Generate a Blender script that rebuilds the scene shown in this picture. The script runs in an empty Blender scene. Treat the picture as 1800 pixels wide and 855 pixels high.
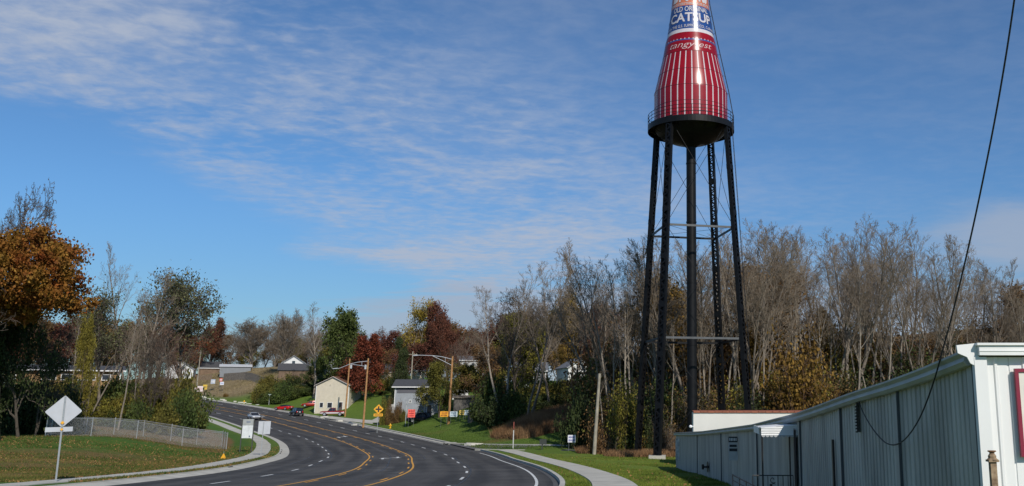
import bpy, bmesh, math, random
import numpy as np
from mathutils import Vector, Matrix
R = math.radians
# ------------------------------------------------------------------ camera, sky, sun, exposure
SC = bpy.context.scene
COL = SC.collection
EYE = 6.0
F, PX, PY = 1600.0, 1180.0, 350.0          # focal length and principal point in photograph pixels (1800 x 855)
PITCH = math.atan(350 / 1600)
CP, SP = math.cos(PITCH), math.sin(PITCH)
cam = bpy.data.cameras.new('camera'); camo = bpy.data.objects.new('camera', cam); COL.objects.link(camo)
camo.location = (0, 0, EYE); camo.rotation_euler = (math.pi / 2 + PITCH, 0, 0)
cam.sensor_fit = 'HORIZONTAL'; cam.sensor_width = 36; cam.lens = 36 * F / 1800
cam.shift_x = (900 - PX) / 1800; cam.shift_y = -(427.5 - PY) / 1800
cam.clip_start = 0.2; cam.clip_end = 9000
SC.camera = camo
SC.view_settings.view_transform = 'Standard'; SC.view_settings.look = 'None'
SC.view_settings.exposure = -0.10; SC.view_settings.gamma = 1.0
SUN_EL, SUN_AZ = R(36), R(28)              # azimuth measured from -Y towards +X
sdir = Vector((math.sin(SUN_AZ) * math.cos(SUN_EL), -math.cos(SUN_AZ) * math.cos(SUN_EL), math.sin(SUN_EL)))
sl = bpy.data.lights.new('sun', 'SUN'); sl.energy = 4.3; sl.angle = R(0.53); sl.color = (1.0, 0.94, 0.85)
so = bpy.data.objects.new('sun', sl); COL.objects.link(so); so.location = (0, 0, 80)
so.rotation_euler = sdir.to_track_quat('Z', 'Y').to_euler()

def ray(x, y):
    a = (x - PX) / F; b = (PY - y) / F
    return (a, CP - b * SP, SP + b * CP)
def P(x, y, Y):
    r = ray(x, y); return Vector((r[0] / r[1] * Y, Y, EYE + r[2] / r[1] * Y))

world = bpy.data.worlds.new('World'); SC.world = world; world.use_nodes = True
def build_world():
    nt = world.node_tree; N = nt.nodes; Lk = nt.links; N.clear()
    def nd(t, **k):
        n = N.new(t)
        for a, b in k.items(): setattr(n, a, b)
        return n
    def M(op, a, b=None, c=None, clamp=False):
        n = nd('ShaderNodeMath', operation=op); n.use_clamp = clamp
        for i, v in enumerate((a, b, c)):
            if v is None: continue
            if isinstance(v, (int, float)): n.inputs[i].default_value = v
            else: Lk.new(v, n.inputs[i])
        return n.outputs[0]
    def SS(v, lo, hi):
        n = nd('ShaderNodeMapRange', interpolation_type='SMOOTHSTEP')
        Lk.new(v, n.inputs[0]); n.inputs[1].default_value = lo; n.inputs[2].default_value = hi
        return n.outputs[0]
    sky = nd('ShaderNodeTexSky', sky_type='NISHITA'); sky.sun_disc = False
    sky.sun_elevation = SUN_EL; sky.sun_rotation = math.pi - SUN_AZ
    sky.air_density = 1.0; sky.dust_density = 0.3; sky.ozone_density = 2.5; sky.altitude = 200
    tc = nd('ShaderNodeTexCoord'); sep = nd('ShaderNodeSeparateXYZ'); Lk.new(tc.outputs['Generated'], sep.inputs[0])
    X, Yv, Z = sep.outputs
    zc = M('MAXIMUM', Z, 0.02)
    u = M('DIVIDE', X, M('ADD', zc, 0.06)); v = M('DIVIDE', Yv, M('ADD', zc, 0.06))
    ya = M('MAXIMUM', Yv, 0.05)
    a = M('DIVIDE', X, ya); e = M('DIVIDE', Z, ya)
    uv = nd('ShaderNodeCombineXYZ'); Lk.new(u, uv.inputs[0]); Lk.new(v, uv.inputs[1])
    def noise(sc, det, rough, rot=0, stretch=(1, 1, 1), dist=0.0, off=(0, 0, 0)):
        mp = nd('ShaderNodeMapping'); Lk.new(uv.outputs[0], mp.inputs[0])
        mp.inputs['Rotation'].default_value = (0, 0, rot); mp.inputs['Scale'].default_value = stretch
        mp.inputs['Location'].default_value = off
        n = nd('ShaderNodeTexNoise'); Lk.new(mp.outputs[0], n.inputs['Vector'])
        n.inputs['Scale'].default_value = sc; n.inputs['Detail'].default_value = det
        n.inputs['Roughness'].default_value = rough; n.inputs['Distortion'].default_value = dist
        return n.outputs[0]
    big = noise(0.62, 3, 0.5, R(-35), (1, 1.3, 1), 0.5, (3.1, 1.7, 0))
    mid = noise(2.1, 6, 0.62, R(-30), (0.9, 1.35, 1), 0.5, (1.3, 9, 0))
    fine = noise(12.0, 4, 0.58, R(-25), (1.0, 1.2, 1), 0.25)
    # lower boundary of the high cloud band, as a sloping line in azimuth/elevation
    def ae(x, y): r = ray(x, y); return r[0] / r[1], r[2] / r[1]
    a0, e0 = ae(0, 185); a1, e1 = ae(700, 490); k = (e1 - e0) / (a1 - a0)
    jit = M('MULTIPLY', M('SUBTRACT', big, 0.5), 0.09)
    jit2 = M('MULTIPLY', M('SUBTRACT', mid, 0.5), 0.10)
    line = M('MULTIPLY_ADD', M('SUBTRACT', a, a0), k, e0)
    de = M('ADD', M('ADD', M('SUBTRACT', e, line), jit), jit2)
    b_in = SS(de, -0.015, 0.05)
    b_out = M('SUBTRACT', 1.0, M('MULTIPLY', SS(de, 0.15, 0.36), 0.75))
    # towards the right the band thins out
    thin = M('SUBTRACT', 1.0, M('MULTIPLY', SS(a, -0.16, 0.12), 0.45))
    dens = M('MULTIPLY', M('MULTIPLY', b_in, b_out), thin)
    tex = M('ADD', M('MULTIPLY', mid, 0.72), M('ADD', M('MULTIPLY', fine, 0.66), M('MULTIPLY', big, 0.45)))
    tex = SS(tex, 0.70, 1.24)
    c1 = M('MULTIPLY', M('MULTIPLY', dens, tex), 0.80)
    veil = M('MULTIPLY', M('MULTIPLY', dens, SS(big, 0.25, 0.65)), 0.24)
    c1 = M('ADD', c1, veil)
    # low grey bank near the horizon, higher to the right
    topb = M('MULTIPLY_ADD', SS(a, -0.46, -0.22), 0.045, 0.070)
    lowm = M('MULTIPLY', M('SUBTRACT', 1.0, SS(M('SUBTRACT', e, M('ADD', topb, M('MULTIPLY', M('SUBTRACT', mid, 0.5), 0.09))), -0.015, 0.022)), SS(a, -0.58, -0.40))
    c2 = M('MULTIPLY', lowm, 0.72)
    # puff at the right edge
    ar, er = ae(1790, 420)
    rr = M('SQRT', M('ADD', M('POWER', M('MULTIPLY', M('SUBTRACT', a, ar), 1.0), 2.0), M('POWER', M('MULTIPLY', M('SUBTRACT', e, er), 2.4), 2.0)))
    c3 = M('MULTIPLY', M('SUBTRACT', 1.0, SS(M('ADD', rr, M('MULTIPLY', M('SUBTRACT', mid, 0.5), 0.16)), 0.03, 0.14)), 0.7)
    # sky tint
    tint = nd('ShaderNodeMix', data_type='RGBA', blend_type='MULTIPLY'); tint.inputs[0].default_value = 1.0
    Lk.new(sky.outputs[0], tint.inputs[6])
    tg = nd('ShaderNodeMix', data_type='RGBA'); Lk.new(SS(e, 0.0, 0.26), tg.inputs[0]); tg.inputs[6].default_value = (0.53, 0.72, 0.88, 1); tg.inputs[7].default_value = (0.64, 0.98, 1.28, 1); Lk.new(tg.outputs[2], tint.inputs[7])
    mx = nd('ShaderNodeMix', data_type='RGBA'); Lk.new(M('MINIMUM', c1, 0.9), mx.inputs[0])
    Lk.new(tint.outputs[2], mx.inputs[6]); mx.inputs[7].default_value = (5.2, 5.9, 7.3, 1)
    my = nd('ShaderNodeMix', data_type='RGBA'); Lk.new(M('MAXIMUM', c2, c3), my.inputs[0])
    Lk.new(mx.outputs[2], my.inputs[6]); my.inputs[7].default_value = (4.6, 5.3, 6.6, 1)
    bg = nd('ShaderNodeBackground'); bg.inputs[1].default_value = 0.086
    Lk.new(my.outputs[2], bg.inputs[0])
    out = nd('ShaderNodeOutputWorld'); Lk.new(bg.outputs[0], out.inputs[0])
build_world()

# ------------------------------------------------------------------ materials
MATS = {}
def mat(name, col, rough=0.7, metal=0.0, var=0.12, scale=3.0, bump=0.0, bscale=None, island=0.0, transl=0.0, col2=None, spec=0.5, detail=5, coords='Object', st=None):
    if name in MATS: return MATS[name]
    m = bpy.data.materials.new(name); m.use_nodes = True; nt = m.node_tree; N = nt.nodes; Lk = nt.links
    b = N['Principled BSDF']; b.inputs['Roughness'].default_value = rough; b.inputs['Metallic'].default_value = metal
    b.inputs['Specular IOR Level'].default_value = spec
    tc = N.new('ShaderNodeTexCoord')
    n = N.new('ShaderNodeTexNoise'); Lk.new(tc.outputs[coords], n.inputs['Vector']); n.inputs['Scale'].default_value = scale; n.inputs['Detail'].default_value = detail
    if st:
        mp = N.new('ShaderNodeMapping'); mp.inputs['Scale'].default_value = st; Lk.new(tc.outputs[coords], mp.inputs[0]); Lk.new(mp.outputs[0], n.inputs['Vector'])
    mr = N.new('ShaderNodeMapRange'); Lk.new(n.outputs[0], mr.inputs[0]); mr.inputs[1].default_value = 0.3; mr.inputs[2].default_value = 0.7
    mix = N.new('ShaderNodeMix'); mix.data_type = 'RGBA'; Lk.new(mr.outputs[0], mix.inputs[0])
    c = Vector(col)
    ca = c * (1 - var); cb = Vector(col2) if col2 else c * (1 + var)
    mix.inputs[6].default_value = (*ca, 1); mix.inputs[7].default_value = (*[min(x, 0.95) for x in cb], 1)
    outc = mix.outputs[2]
    if island:
        g = N.new('ShaderNodeNewGeometry'); hs = N.new('ShaderNodeHueSaturation')
        mv = N.new('ShaderNodeMapRange'); Lk.new(g.outputs['Random Per Island'], mv.inputs[0]); mv.inputs[3].default_value = 1 - island; mv.inputs[4].default_value = 1 + island
        oi = N.new('ShaderNodeObjectInfo'); mh = N.new('ShaderNodeMapRange'); Lk.new(oi.outputs['Random'], mh.inputs[0]); mh.inputs[3].default_value = 0.49; mh.inputs[4].default_value = 0.51
        Lk.new(mv.outputs[0], hs.inputs['Value']); Lk.new(mh.outputs[0], hs.inputs['Hue']); Lk.new(outc, hs.inputs['Color']); outc = hs.outputs[0]
    Lk.new(outc, b.inputs['Base Color'])
    if bump:
        n2 = N.new('ShaderNodeTexNoise'); Lk.new(tc.outputs[coords], n2.inputs['Vector']); n2.inputs['Scale'].default_value = bscale or scale * 4; n2.inputs['Detail'].default_value = 4
        bp = N.new('ShaderNodeBump'); bp.inputs['Strength'].default_value = bump; bp.inputs['Distance'].default_value = 0.05; Lk.new(n2.outputs[0], bp.inputs['Height']); Lk.new(bp.outputs[0], b.inputs['Normal'])
    if transl:
        tr = N.new('ShaderNodeBsdfTranslucent'); Lk.new(outc, tr.inputs[0]); ms = N.new('ShaderNodeMixShader'); ms.inputs[0].default_value = transl
        Lk.new(b.outputs[0], ms.inputs[1]); Lk.new(tr.outputs[0], ms.inputs[2]); Lk.new(ms.outputs[0], N['Material Output'].inputs[0])
    MATS[name] = m; return m

# ------------------------------------------------------------------ mesh and object helpers
def link_mesh(name, vs, fs, ms, parent=None, midx=None, smooth=False):
    me = bpy.data.meshes.new(name)
    me.from_pydata(vs, [], fs); 
    if not isinstance(ms, (list, tuple)): ms = [ms]
    for m in ms: me.materials.append(m)
    if midx is not None: me.polygons.foreach_set('material_index', midx)
    if smooth: me.polygons.foreach_set('use_smooth', [True] * len(me.polygons))
    me.update()
    o = bpy.data.objects.new(name, me); COL.objects.link(o)
    if parent is not None: o.parent = parent
    return o
class MB:
    def __init__(s): s.v = []; s.f = []; s.mi = []; s.cur = 0
    def add(s, vs, fs):
        k = len(s.v); s.v += [tuple(v) for v in vs]; s.f += [tuple(i + k for i in f) for f in fs]; s.mi += [s.cur] * len(fs); return s
    def box(s, c, d, rot=None):
        x, y, z = d[0] / 2, d[1] / 2, d[2] / 2
        vs = [Vector((i, j, k)) for i in (-x, x) for j in (-y, y) for k in (-z, z)]
        if rot is not None: vs = [rot @ v for v in vs]
        c = Vector(c); vs = [v + c for v in vs]
        return s.add(vs, [(0, 1, 3, 2), (4, 6, 7, 5), (0, 4, 5, 1), (2, 3, 7, 6), (0, 2, 6, 4), (1, 5, 7, 3)])
    def bar(s, a, b, w, t=None, up=(0, 0, 1)):        # rectangular bar from a to b
        a, b = Vector(a), Vector(b); d = b - a; t = t or w
        z = d.normalized(); x = Vector(up).cross(z)
        if x.length < 1e-4: x = Vector((1, 0, 0)).cross(z)
        x.normalize(); y = z.cross(x)
        m = Matrix((x, y, z)).transposed()
        return s.box((a + b) / 2, (w, t, d.length), m)
    def tube(s, a, b, r0, r1=None, n=8, caps=True):
        a, b = Vector(a), Vector(b); r1 = r0 if r1 is None else r1
        z = (b - a).normalized(); x = z.orthogonal().normalized(); y = z.cross(x)
        vs = []
        for c, r in ((a, r0), (b, r1)):
            for i in range(n): t = 2 * math.pi * i / n; vs.append(c + x * (r * math.cos(t)) + y * (r * math.sin(t)))
        fs = [(i, (i + 1) % n, n + (i + 1) % n, n + i) for i in range(n)]
        if caps: fs += [tuple(range(n))[::-1], tuple(range(n, 2 * n))]
        return s.add(vs, fs)
    def path(s, pts, r, n=6):
        pts = [Vector(p) for p in pts]; k = len(s.v)
        for i, p in enumerate(pts):
            d = (pts[min(i + 1, len(pts) - 1)] - pts[max(i - 1, 0)]).normalized()
            x = Vector((0.31, 0.17, 0.93)).cross(d).normalized(); y = d.cross(x)
            rr = r[i] if isinstance(r, (list, tuple)) else r
            for j in range(n): t = 2 * math.pi * j / n; s.v.append(tuple(p + x * (rr * math.cos(t)) + y * (rr * math.sin(t))))
        for i in range(len(pts) - 1):
            for j in range(n):
                s.f.append((k + i * n + j, k + i * n + (j + 1) % n, k + (i + 1) * n + (j + 1) % n, k + (i + 1) * n + j)); s.mi.append(s.cur)
        return s
    def lathe(s, prof, n=32, c=(0, 0, 0), close=False):
        k = len(s.v)
        for r, z in prof:
            for j in range(n): t = 2 * math.pi * j / n; s.v.append((c[0] + r * math.cos(t), c[1] + r * math.sin(t), c[2] + z))
        for i in range(len(prof) - 1):
            for j in range(n):
                s.f.append((k + i * n + j, k + i * n + (j + 1) % n, k + (i + 1) * n + (j + 1) % n, k + (i + 1) * n + j)); s.mi.append(s.cur)
        return s
    def prism(s, poly, a, b, axis='y'):               # polygon (2D) extruded between a and b along the axis
        n = len(poly)
        def mk(p, t): return {'y': (p[0], t, p[1]), 'x': (t, p[0], p[1]), 'z': (p[0], p[1], t)}[axis]
        vs = [mk(p, a) for p in poly] + [mk(p, b) for p in poly]
        return s.add(vs, [tuple(range(n)), tuple(range(n, 2 * n))[::-1]] + [(i, n + i, n + (i + 1) % n, (i + 1) % n) for i in range(n)])
    def build(s, name, m, parent=None, smooth=False):
        return link_mesh(name, s.v, s.f, m, parent, s.mi if isinstance(m, (list, tuple)) else None, smooth)
def tag(o, label, cat=None, group=None):
    o['label'] = label
    if cat: o['category'] = cat
    if group: o['group'] = group
    return o
def thing(name, label, cat, loc=(0, 0, 0), rz=0.0, group=None):
    o = bpy.data.objects.new(name, None); COL.objects.link(o); o.location = loc; o.rotation_euler = (0, 0, rz)
    o.empty_display_size = 0.3
    return tag(o, label, cat, group)
def kids(o): return CH.get(o.name, [])
def dup(root, loc, rz=0.0, sc=None, label=None, group=None):
    r = root.copy(); COL.objects.link(r); r.location = loc; r.rotation_euler = (0, 0, rz)
    if sc is not None: r.scale = sc
    if label: r['label'] = label
    if group: r['group'] = group
    for ch in [c for c in COL.objects if c.parent == root]:
        c = ch.copy(); COL.objects.link(c); c.parent = r
    return r

# ------------------------------------------------------------------ road line and terrain height
REF = [(-15.6, 15.0), (-16.2, 30.0), (-17.1, 41.4), (-19.6, 56.0), (-22.2, 67.2), (-25.3, 78.0), (-29.1, 91.1), (-35.7, 108.1), (-44.9, 129.0), (-54.5, 147.6), (-66.1, 166.5), (-78.7, 185.2), (-95.2, 206.0), (-119.2, 229.6), (-148.1, 253.3), (-185.2, 274.5), (-234.8, 292.8), (-299.5, 308.1)]
KY = [-40, 20, 40, 55, 70, 85, 105, 135, 160, 185, 210, 240, 290, 340]; KZ = [-1.7, -2.67, -3.57, -4.24, -4.82, -5.27, -5.64, -5.84, -5.53, -4.59, -3.06, -0.43, 4.6, 6.5]
def catmull(pts, step):
    out = []
    pts = [np.array(p, float) for p in pts]; pts = [2 * pts[0] - pts[1]] + pts + [2 * pts[-1] - pts[-2]]
    for i in range(1, len(pts) - 2):
        n = max(2, int(np.linalg.norm(pts[i + 1] - pts[i]) / step))
        for j in range(n):
            t = j / n; p0, p1, p2, p3 = pts[i - 1:i + 3]
            out.append(0.5 * ((2 * p1) + (p2 - p0) * t + (2 * p0 - 5 * p1 + 4 * p2 - p3) * t * t + (3 * p1 - p0 - 3 * p2 + p3) * t ** 3))
    out.append(pts[-2]); return np.array(out)
RC = catmull(REF, 1.0)
for _ in range(14): RC[1:-1] = (RC[:-2] + RC[1:-1] * 2 + RC[2:]) / 4
d = np.diff(RC, axis=0); RS = np.concatenate([[0], np.cumsum(np.hypot(d[:, 0], d[:, 1]))])
Tn = np.gradient(RC, axis=0); Tn /= np.linalg.norm(Tn, axis=1)[:, None]
RN = np.stack([Tn[:, 1], -Tn[:, 0]], 1)      # points to the right of travel (towards +X)
def rp(s, off):
    x = np.interp(s, RS, RC[:, 0]); y = np.interp(s, RS, RC[:, 1])
    nx = np.interp(s, RS, RN[:, 0]); ny = np.interp(s, RS, RN[:, 1])
    return x + nx * off, y + ny * off
def s_of_Y(Y): return float(np.interp(Y, RC[:, 1], RS))
CT = []
for s in np.arange(0, RS[-1], 16):
    for off in (-10, 0, 14):
        x, y = rp(s, off); x0, y0 = rp(s, 0)
        yy = y if y0 < 150 else y0
        CT.append((x, y, float(np.interp(yy, KY, KZ))))
for (x, y, Y) in [(98, 845, 42), (30, 850, 44), (80, 768, 84), (230, 774, 86), (398, 783, 90), (0, 790, 70), (-200, 780, 80), (150, 758, 102), (0, 760, 95), (260, 759, 112), (320, 738, 140), (360, 757, 118),
                  (120, 702, 150), (0, 705, 150), (-200, 705, 150), (200, 715, 150), (250, 705, 200),
                  (400, 700, 264), (345, 683, 288), (300, 663, 305), (380, 661, 292), (460, 663, 272), (480, 703, 240), (520, 688, 245), (560, 674, 252),
                  (553, 712, 212), (612, 714, 210), (540, 706, 222), (690, 706, 208), (692, 718, 178), (745, 720, 174), (640, 692, 230),
                  (722, 733, 166), (790, 733, 158), (825, 730, 156), (740, 750, 150), (780, 700, 180), (830, 745, 142), (820, 690, 200), (900, 757, 123), (870, 768, 120), (900, 785, 108), (940, 742, 128), (1000, 740, 125),
                  (960, 680, 190), (1040, 690, 170), (1046, 790, 98), (1000, 785, 106), (1015, 800, 96), (1100, 805, 92), (1153, 803, 86), (1122, 803, 93.5), (1060, 812, 80),
                  (1188, 827, 66), (1226, 835, 54), (1286, 851, 37.5)]:
    p = P(x, y, Y); CT.append(tuple(p - Vector((0, 0, EYE))))
CT += [(3.4, 24, -3.0), (4, 12, -2.6), (0, 25, -3.0), (-6, 20, -2.7), (0, 0, -1.8), (10, 5, -2.2), (20, 30, -3.2), (15, 60, -4.8), (10, 80, -5.5), (30, 80, -5.2), (60, 80, -4.0), (60, 30, -3),
       (-2, 100, -5.6), (20, 98, -4.8), (50, 98, -3.4), (90, 95, 0), (10, 120, -1.5), (40, 120, 2), (80, 120, 5), (0, 145, 2), (30, 150, 8), (70, 150, 11), (20, 200, 9), (70, 200, 14), (140, 160, 13), (150, 90, 4),
       (0, 300, 6), (100, 300, 14), (-100, 350, 5), (-200, 380, 6), (-60, 290, 4), (-300, 250, 4), (-150, 150, -1), (-200, 100, -2), (-150, 60, -3), (-80, 40, -3.2), (-60, 10, -2.5), (-150, 0, -2.5), (-60, -60, -2), (60, -60, -2), (150, 0, -2),
       (250, 150, 14), (250, 0, 0), (-350, 50, -2), (-400, 400, 5), (0, 500, 6), (300, 500, 14), (-50, 230, 3), (-20, 215, 4), (-80, 250, 3)]
CTa = np.array(CT)
def _tps():
    X = CTa[:, :2] / 100.0; n = len(X)
    D = np.linalg.norm(X[:, None] - X[None], axis=2)
    K = np.where(D > 0, D * D * np.log(D + 1e-12), 0) + np.eye(n) * 0.003
    Pm = np.hstack([np.ones((n, 1)), X]); A = np.zeros((n + 3, n + 3)); A[:n, :n] = K; A[:n, n:] = Pm; A[n:, :n] = Pm.T
    return X, np.linalg.solve(A, np.concatenate([CTa[:, 2], [0, 0, 0]]))
TX, TW = _tps()
YF = np.arange(-60, 520, 2.0); ZF = np.interp(YF, KY, KZ)
for _ in range(30): ZF[1:-1] = (ZF[:-2] + 2 * ZF[1:-1] + ZF[2:]) / 4
RZC = np.interp(RC[:, 1], YF, ZF)
def sdist(x, y, full=False):               # signed offset from the road line (+ right) and index along it
    q = np.stack([np.ravel(x), np.ravel(y)], 1).astype(float); out = np.empty(len(q)); jj = np.empty(len(q))
    for i in range(0, len(q), 5000):
        D = ((q[i:i + 5000, None] - RC[None, ::2]) ** 2).sum(2); j = D.argmin(1) * 2
        j = np.clip(j, 0, len(RC) - 1)
        dd = q[i:i + 5000] - RC[j]; sg = (dd * RN[j]).sum(1); al = (dd * Tn[j]).sum(1); dist = np.sqrt(D.min(1))
        out[i:i + 5000] = np.where(np.abs(sg) > dist * 0.6, sg, np.sign(sg + 1e-9) * dist); jj[i:i + 5000] = RS[j] + np.clip(al, -2, 2)
    return (out, jj) if full else out
def Harr(x, y):
    x = np.asarray(x, float).ravel(); y = np.asarray(y, float).ravel(); out = np.empty(len(x))
    for i in range(0, len(x), 20000):
        q = np.stack([x[i:i + 20000], y[i:i + 20000]], 1) / 100.0
        D2 = ((q[:, None] - TX[None]) ** 2).sum(2)
        K = 0.5 * D2 * np.log(D2 + 1e-14)
        z = K @ TW[:-3] + TW[-3] + q @ TW[-2:]
        out[i:i + 20000] = z
    # outside the built area settle on a gently rolling level
    cx = np.clip(np.maximum(np.abs(x + 30) - 300, 0) / 300, 0, 1); cy = np.clip(np.maximum(y - 420, 0) / 300, 0, 1); cb = np.clip(np.maximum(-40 - y, 0) / 100, 0, 1)
    t = np.maximum(np.maximum(cx, cy), cb); t = t * t * (3 - 2 * t)
    far = np.where(y > 100, 5, -2)
    out = out * (1 - t) + far * t
    off, sj = sdist(x, y, True)
    zo = np.interp(y, YF, ZF); zc = np.interp(sj, RS, RZC); w = np.clip((sj - 150) / 60, 0, 1); w = w * w * (3 - 2 * w)
    rz = zo * (1 - w) + zc * w
    k = np.maximum(np.clip((-11.5 - off) / 12, 0, 1), np.clip((off - 13.5) / 12, 0, 1)); k = k * k * (3 - 2 * k)
    return out * k + rz * (1 - k) + EYE
def H(x, y): return float(Harr([x], [y])[0])
def G(px, Y, py=740):                     # ground point under photograph column px at depth Y
    p = P(px, py, Y); z = H(p.x, Y)
    for _ in range(2):
        yy = 700 - (z - EYE) / Y * 1600 * 1.0
        p = P(px, min(max(yy, 300), 900), Y); z = H(p.x, Y)
    return Vector((p.x, Y, z))
# ------------------------------------------------------------------ ground materials
def ground_mat():
    m = bpy.data.materials.new('lawn_soil_and_leaves'); m.use_nodes = True; nt = m.node_tree; N = nt.nodes; Lk = nt.links; b = N['Principled BSDF']
    b.inputs['Roughness'].default_value = 0.95; b.inputs['Specular IOR Level'].default_value = 0.15
    geo = N.new('ShaderNodeNewGeometry')
    def noise(sc, det=5, rough=0.6, st=(1, 1, 1)):
        mp = N.new('ShaderNodeMapping'); mp.inputs['Scale'].default_value = st; Lk.new(geo.outputs['Position'], mp.inputs[0])
        n = N.new('ShaderNodeTexNoise'); n.inputs['Scale'].default_value = sc; n.inputs['Detail'].default_value = det; n.inputs['Roughness'].default_value = rough; Lk.new(mp.outputs[0], n.inputs['Vector']); return n.outputs[0]
    def rng(v, a, c):
        r = N.new('ShaderNodeMapRange'); r.interpolation_type = 'SMOOTHSTEP'; Lk.new(v, r.inputs[0]); r.inputs[1].default_value = a; r.inputs[2].default_value = c; return r.outputs[0]
    def mix(f, a, c):
        x = N.new('ShaderNodeMix'); x.data_type = 'RGBA'
        if isinstance(f, float): x.inputs[0].default_value = f
        else: Lk.new(f, x.inputs[0])
        for i, q in ((6, a), (7, c)):
            if isinstance(q, tuple): x.inputs[i].default_value = (*q, 1)
            else: Lk.new(q, x.inputs[i])
        return x.outputs[2]
    def mul(a, c):
        x = N.new('ShaderNodeMath'); x.operation = 'MULTIPLY'; Lk.new(a, x.inputs[0])
        if isinstance(c, float): x.inputs[1].default_value = c
        else: Lk.new(c, x.inputs[1])
        return x.outputs[0]
    at = N.new('ShaderNodeAttribute'); at.attribute_name = 'cover'; sp = N.new('ShaderNodeSeparateColor'); Lk.new(at.outputs['Color'], sp.inputs[0])
    r_, g_, b_ = sp.outputs[:3]          # r: leaf litter / dry, g: bright mown grass, b: bare tan earth
    n1 = noise(0.22); n2 = noise(1.3, 6, 0.7); n3 = noise(6.0, 5, 0.75); n4 = noise(0.06)
    grass = mix(rng(n2, 0.3, 0.7), (0.042, 0.095, 0.013), (0.085, 0.15, 0.024))
    lush = mix(rng(n3, 0.35, 0.65), (0.085, 0.135, 0.016), (0.17, 0.22, 0.035))
    lush = mix(mul(rng(n1, 0.45, 0.75), 0.5), lush, (0.13, 0.14, 0.04))
    dry = mix(rng(n3, 0.35, 0.65), (0.12, 0.068, 0.027), (0.20, 0.135, 0.055))
    tan = mix(rng(n2, 0.3, 0.7), (0.15, 0.112, 0.062), (0.265, 0.205, 0.12))
    c = mix(g_, grass, lush)
    ad = N.new('ShaderNodeMath'); ad.operation = 'ADD'; Lk.new(n1, ad.inputs[0]); Lk.new(mul(n2, 0.5), ad.inputs[1])
    c = mix(mul(rng(ad.outputs[0], 0.62, 0.90), 0.55), c, dry) if False else c
    lm = N.new('ShaderNodeMath'); lm.operation = 'MULTIPLY_ADD'; Lk.new(r_, lm.inputs[0]); lm.inputs[1].default_value = 0.75; Lk.new(mul(ad.outputs[0], 0.6), lm.inputs[2])
    c = mix(rng(lm.outputs[0], 0.62, 1.02), c, dry)
    c = mix(mul(b_, rng(ad.outputs[0], 0.35, 0.62)), c, tan)
    Lk.new(c, b.inputs['Base Color'])
    bp = N.new('ShaderNodeBump'); bp.inputs['Strength'].default_value = 0.7; bp.inputs['Distance'].default_value = 0.12; Lk.new(n3, bp.inputs['Height']); Lk.new(bp.outputs[0], b.inputs['Normal'])
    return m
GM = ground_mat()
def cover(x, y, off):
    x = np.asarray(x); y = np.asarray(y)
    def blob(cx, cy, rx, ry, rot=0):
        c, s = math.cos(rot), math.sin(rot); u = ((x - cx) * c + (y - cy) * s) / rx; v = (-(x - cx) * s + (y - cy) * c) / ry
        return np.exp(-(u * u + v * v) ** 1.5)
    px = x / np.maximum(y, 5) * 1600 * 1.02 + 1180
    r = 0.5 * blob(-42, 62, 20, 12) + 0.8 * blob(-36, 52, 13, 6) + 0.5 * blob(-40, 76, 9, 9) + 0.8 * blob(-17, 124, 10, 6) + 0.7 * blob(-2, 108, 8, 6)
    sm = lambda v: np.clip(v, 0, 1)
    r = r + sm((y - 96) / 6) * sm((x + 14) / 10) + 0.6 * blob(-45, 150, 10, 6) + np.where(y > 300, 0.6, 0) + np.where((x < -45) & (y > 94) & (y < 190) & (off < -14), 0.8, 0)
    g = np.where((off > 11) & (y < 93) & (x > -22), 1.0, 0.0) + np.where((off < -7) & (off > -12) & (y > 70), 0.45, 0) + np.where((off > 11) & (y >= 93) & (y < 260), 0.5, 0)
    b = 1.5 * blob(-150, 292, 50, 20, -0.3) + 1.3 * blob(-122, 275, 30, 13, -0.5)
    return np.clip(r, 0, 1), np.clip(g, 0, 1), np.clip(b, 0, 1)
def set_cover(o, xs, ys, off):
    r, g, b = cover(xs, ys, off); at = o.data.attributes.new('cover', 'FLOAT_COLOR', 'POINT')
    at.data.foreach_set('color', np.stack([r, g, b, np.ones_like(r)], 1).astype(np.float32).ravel())

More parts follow.
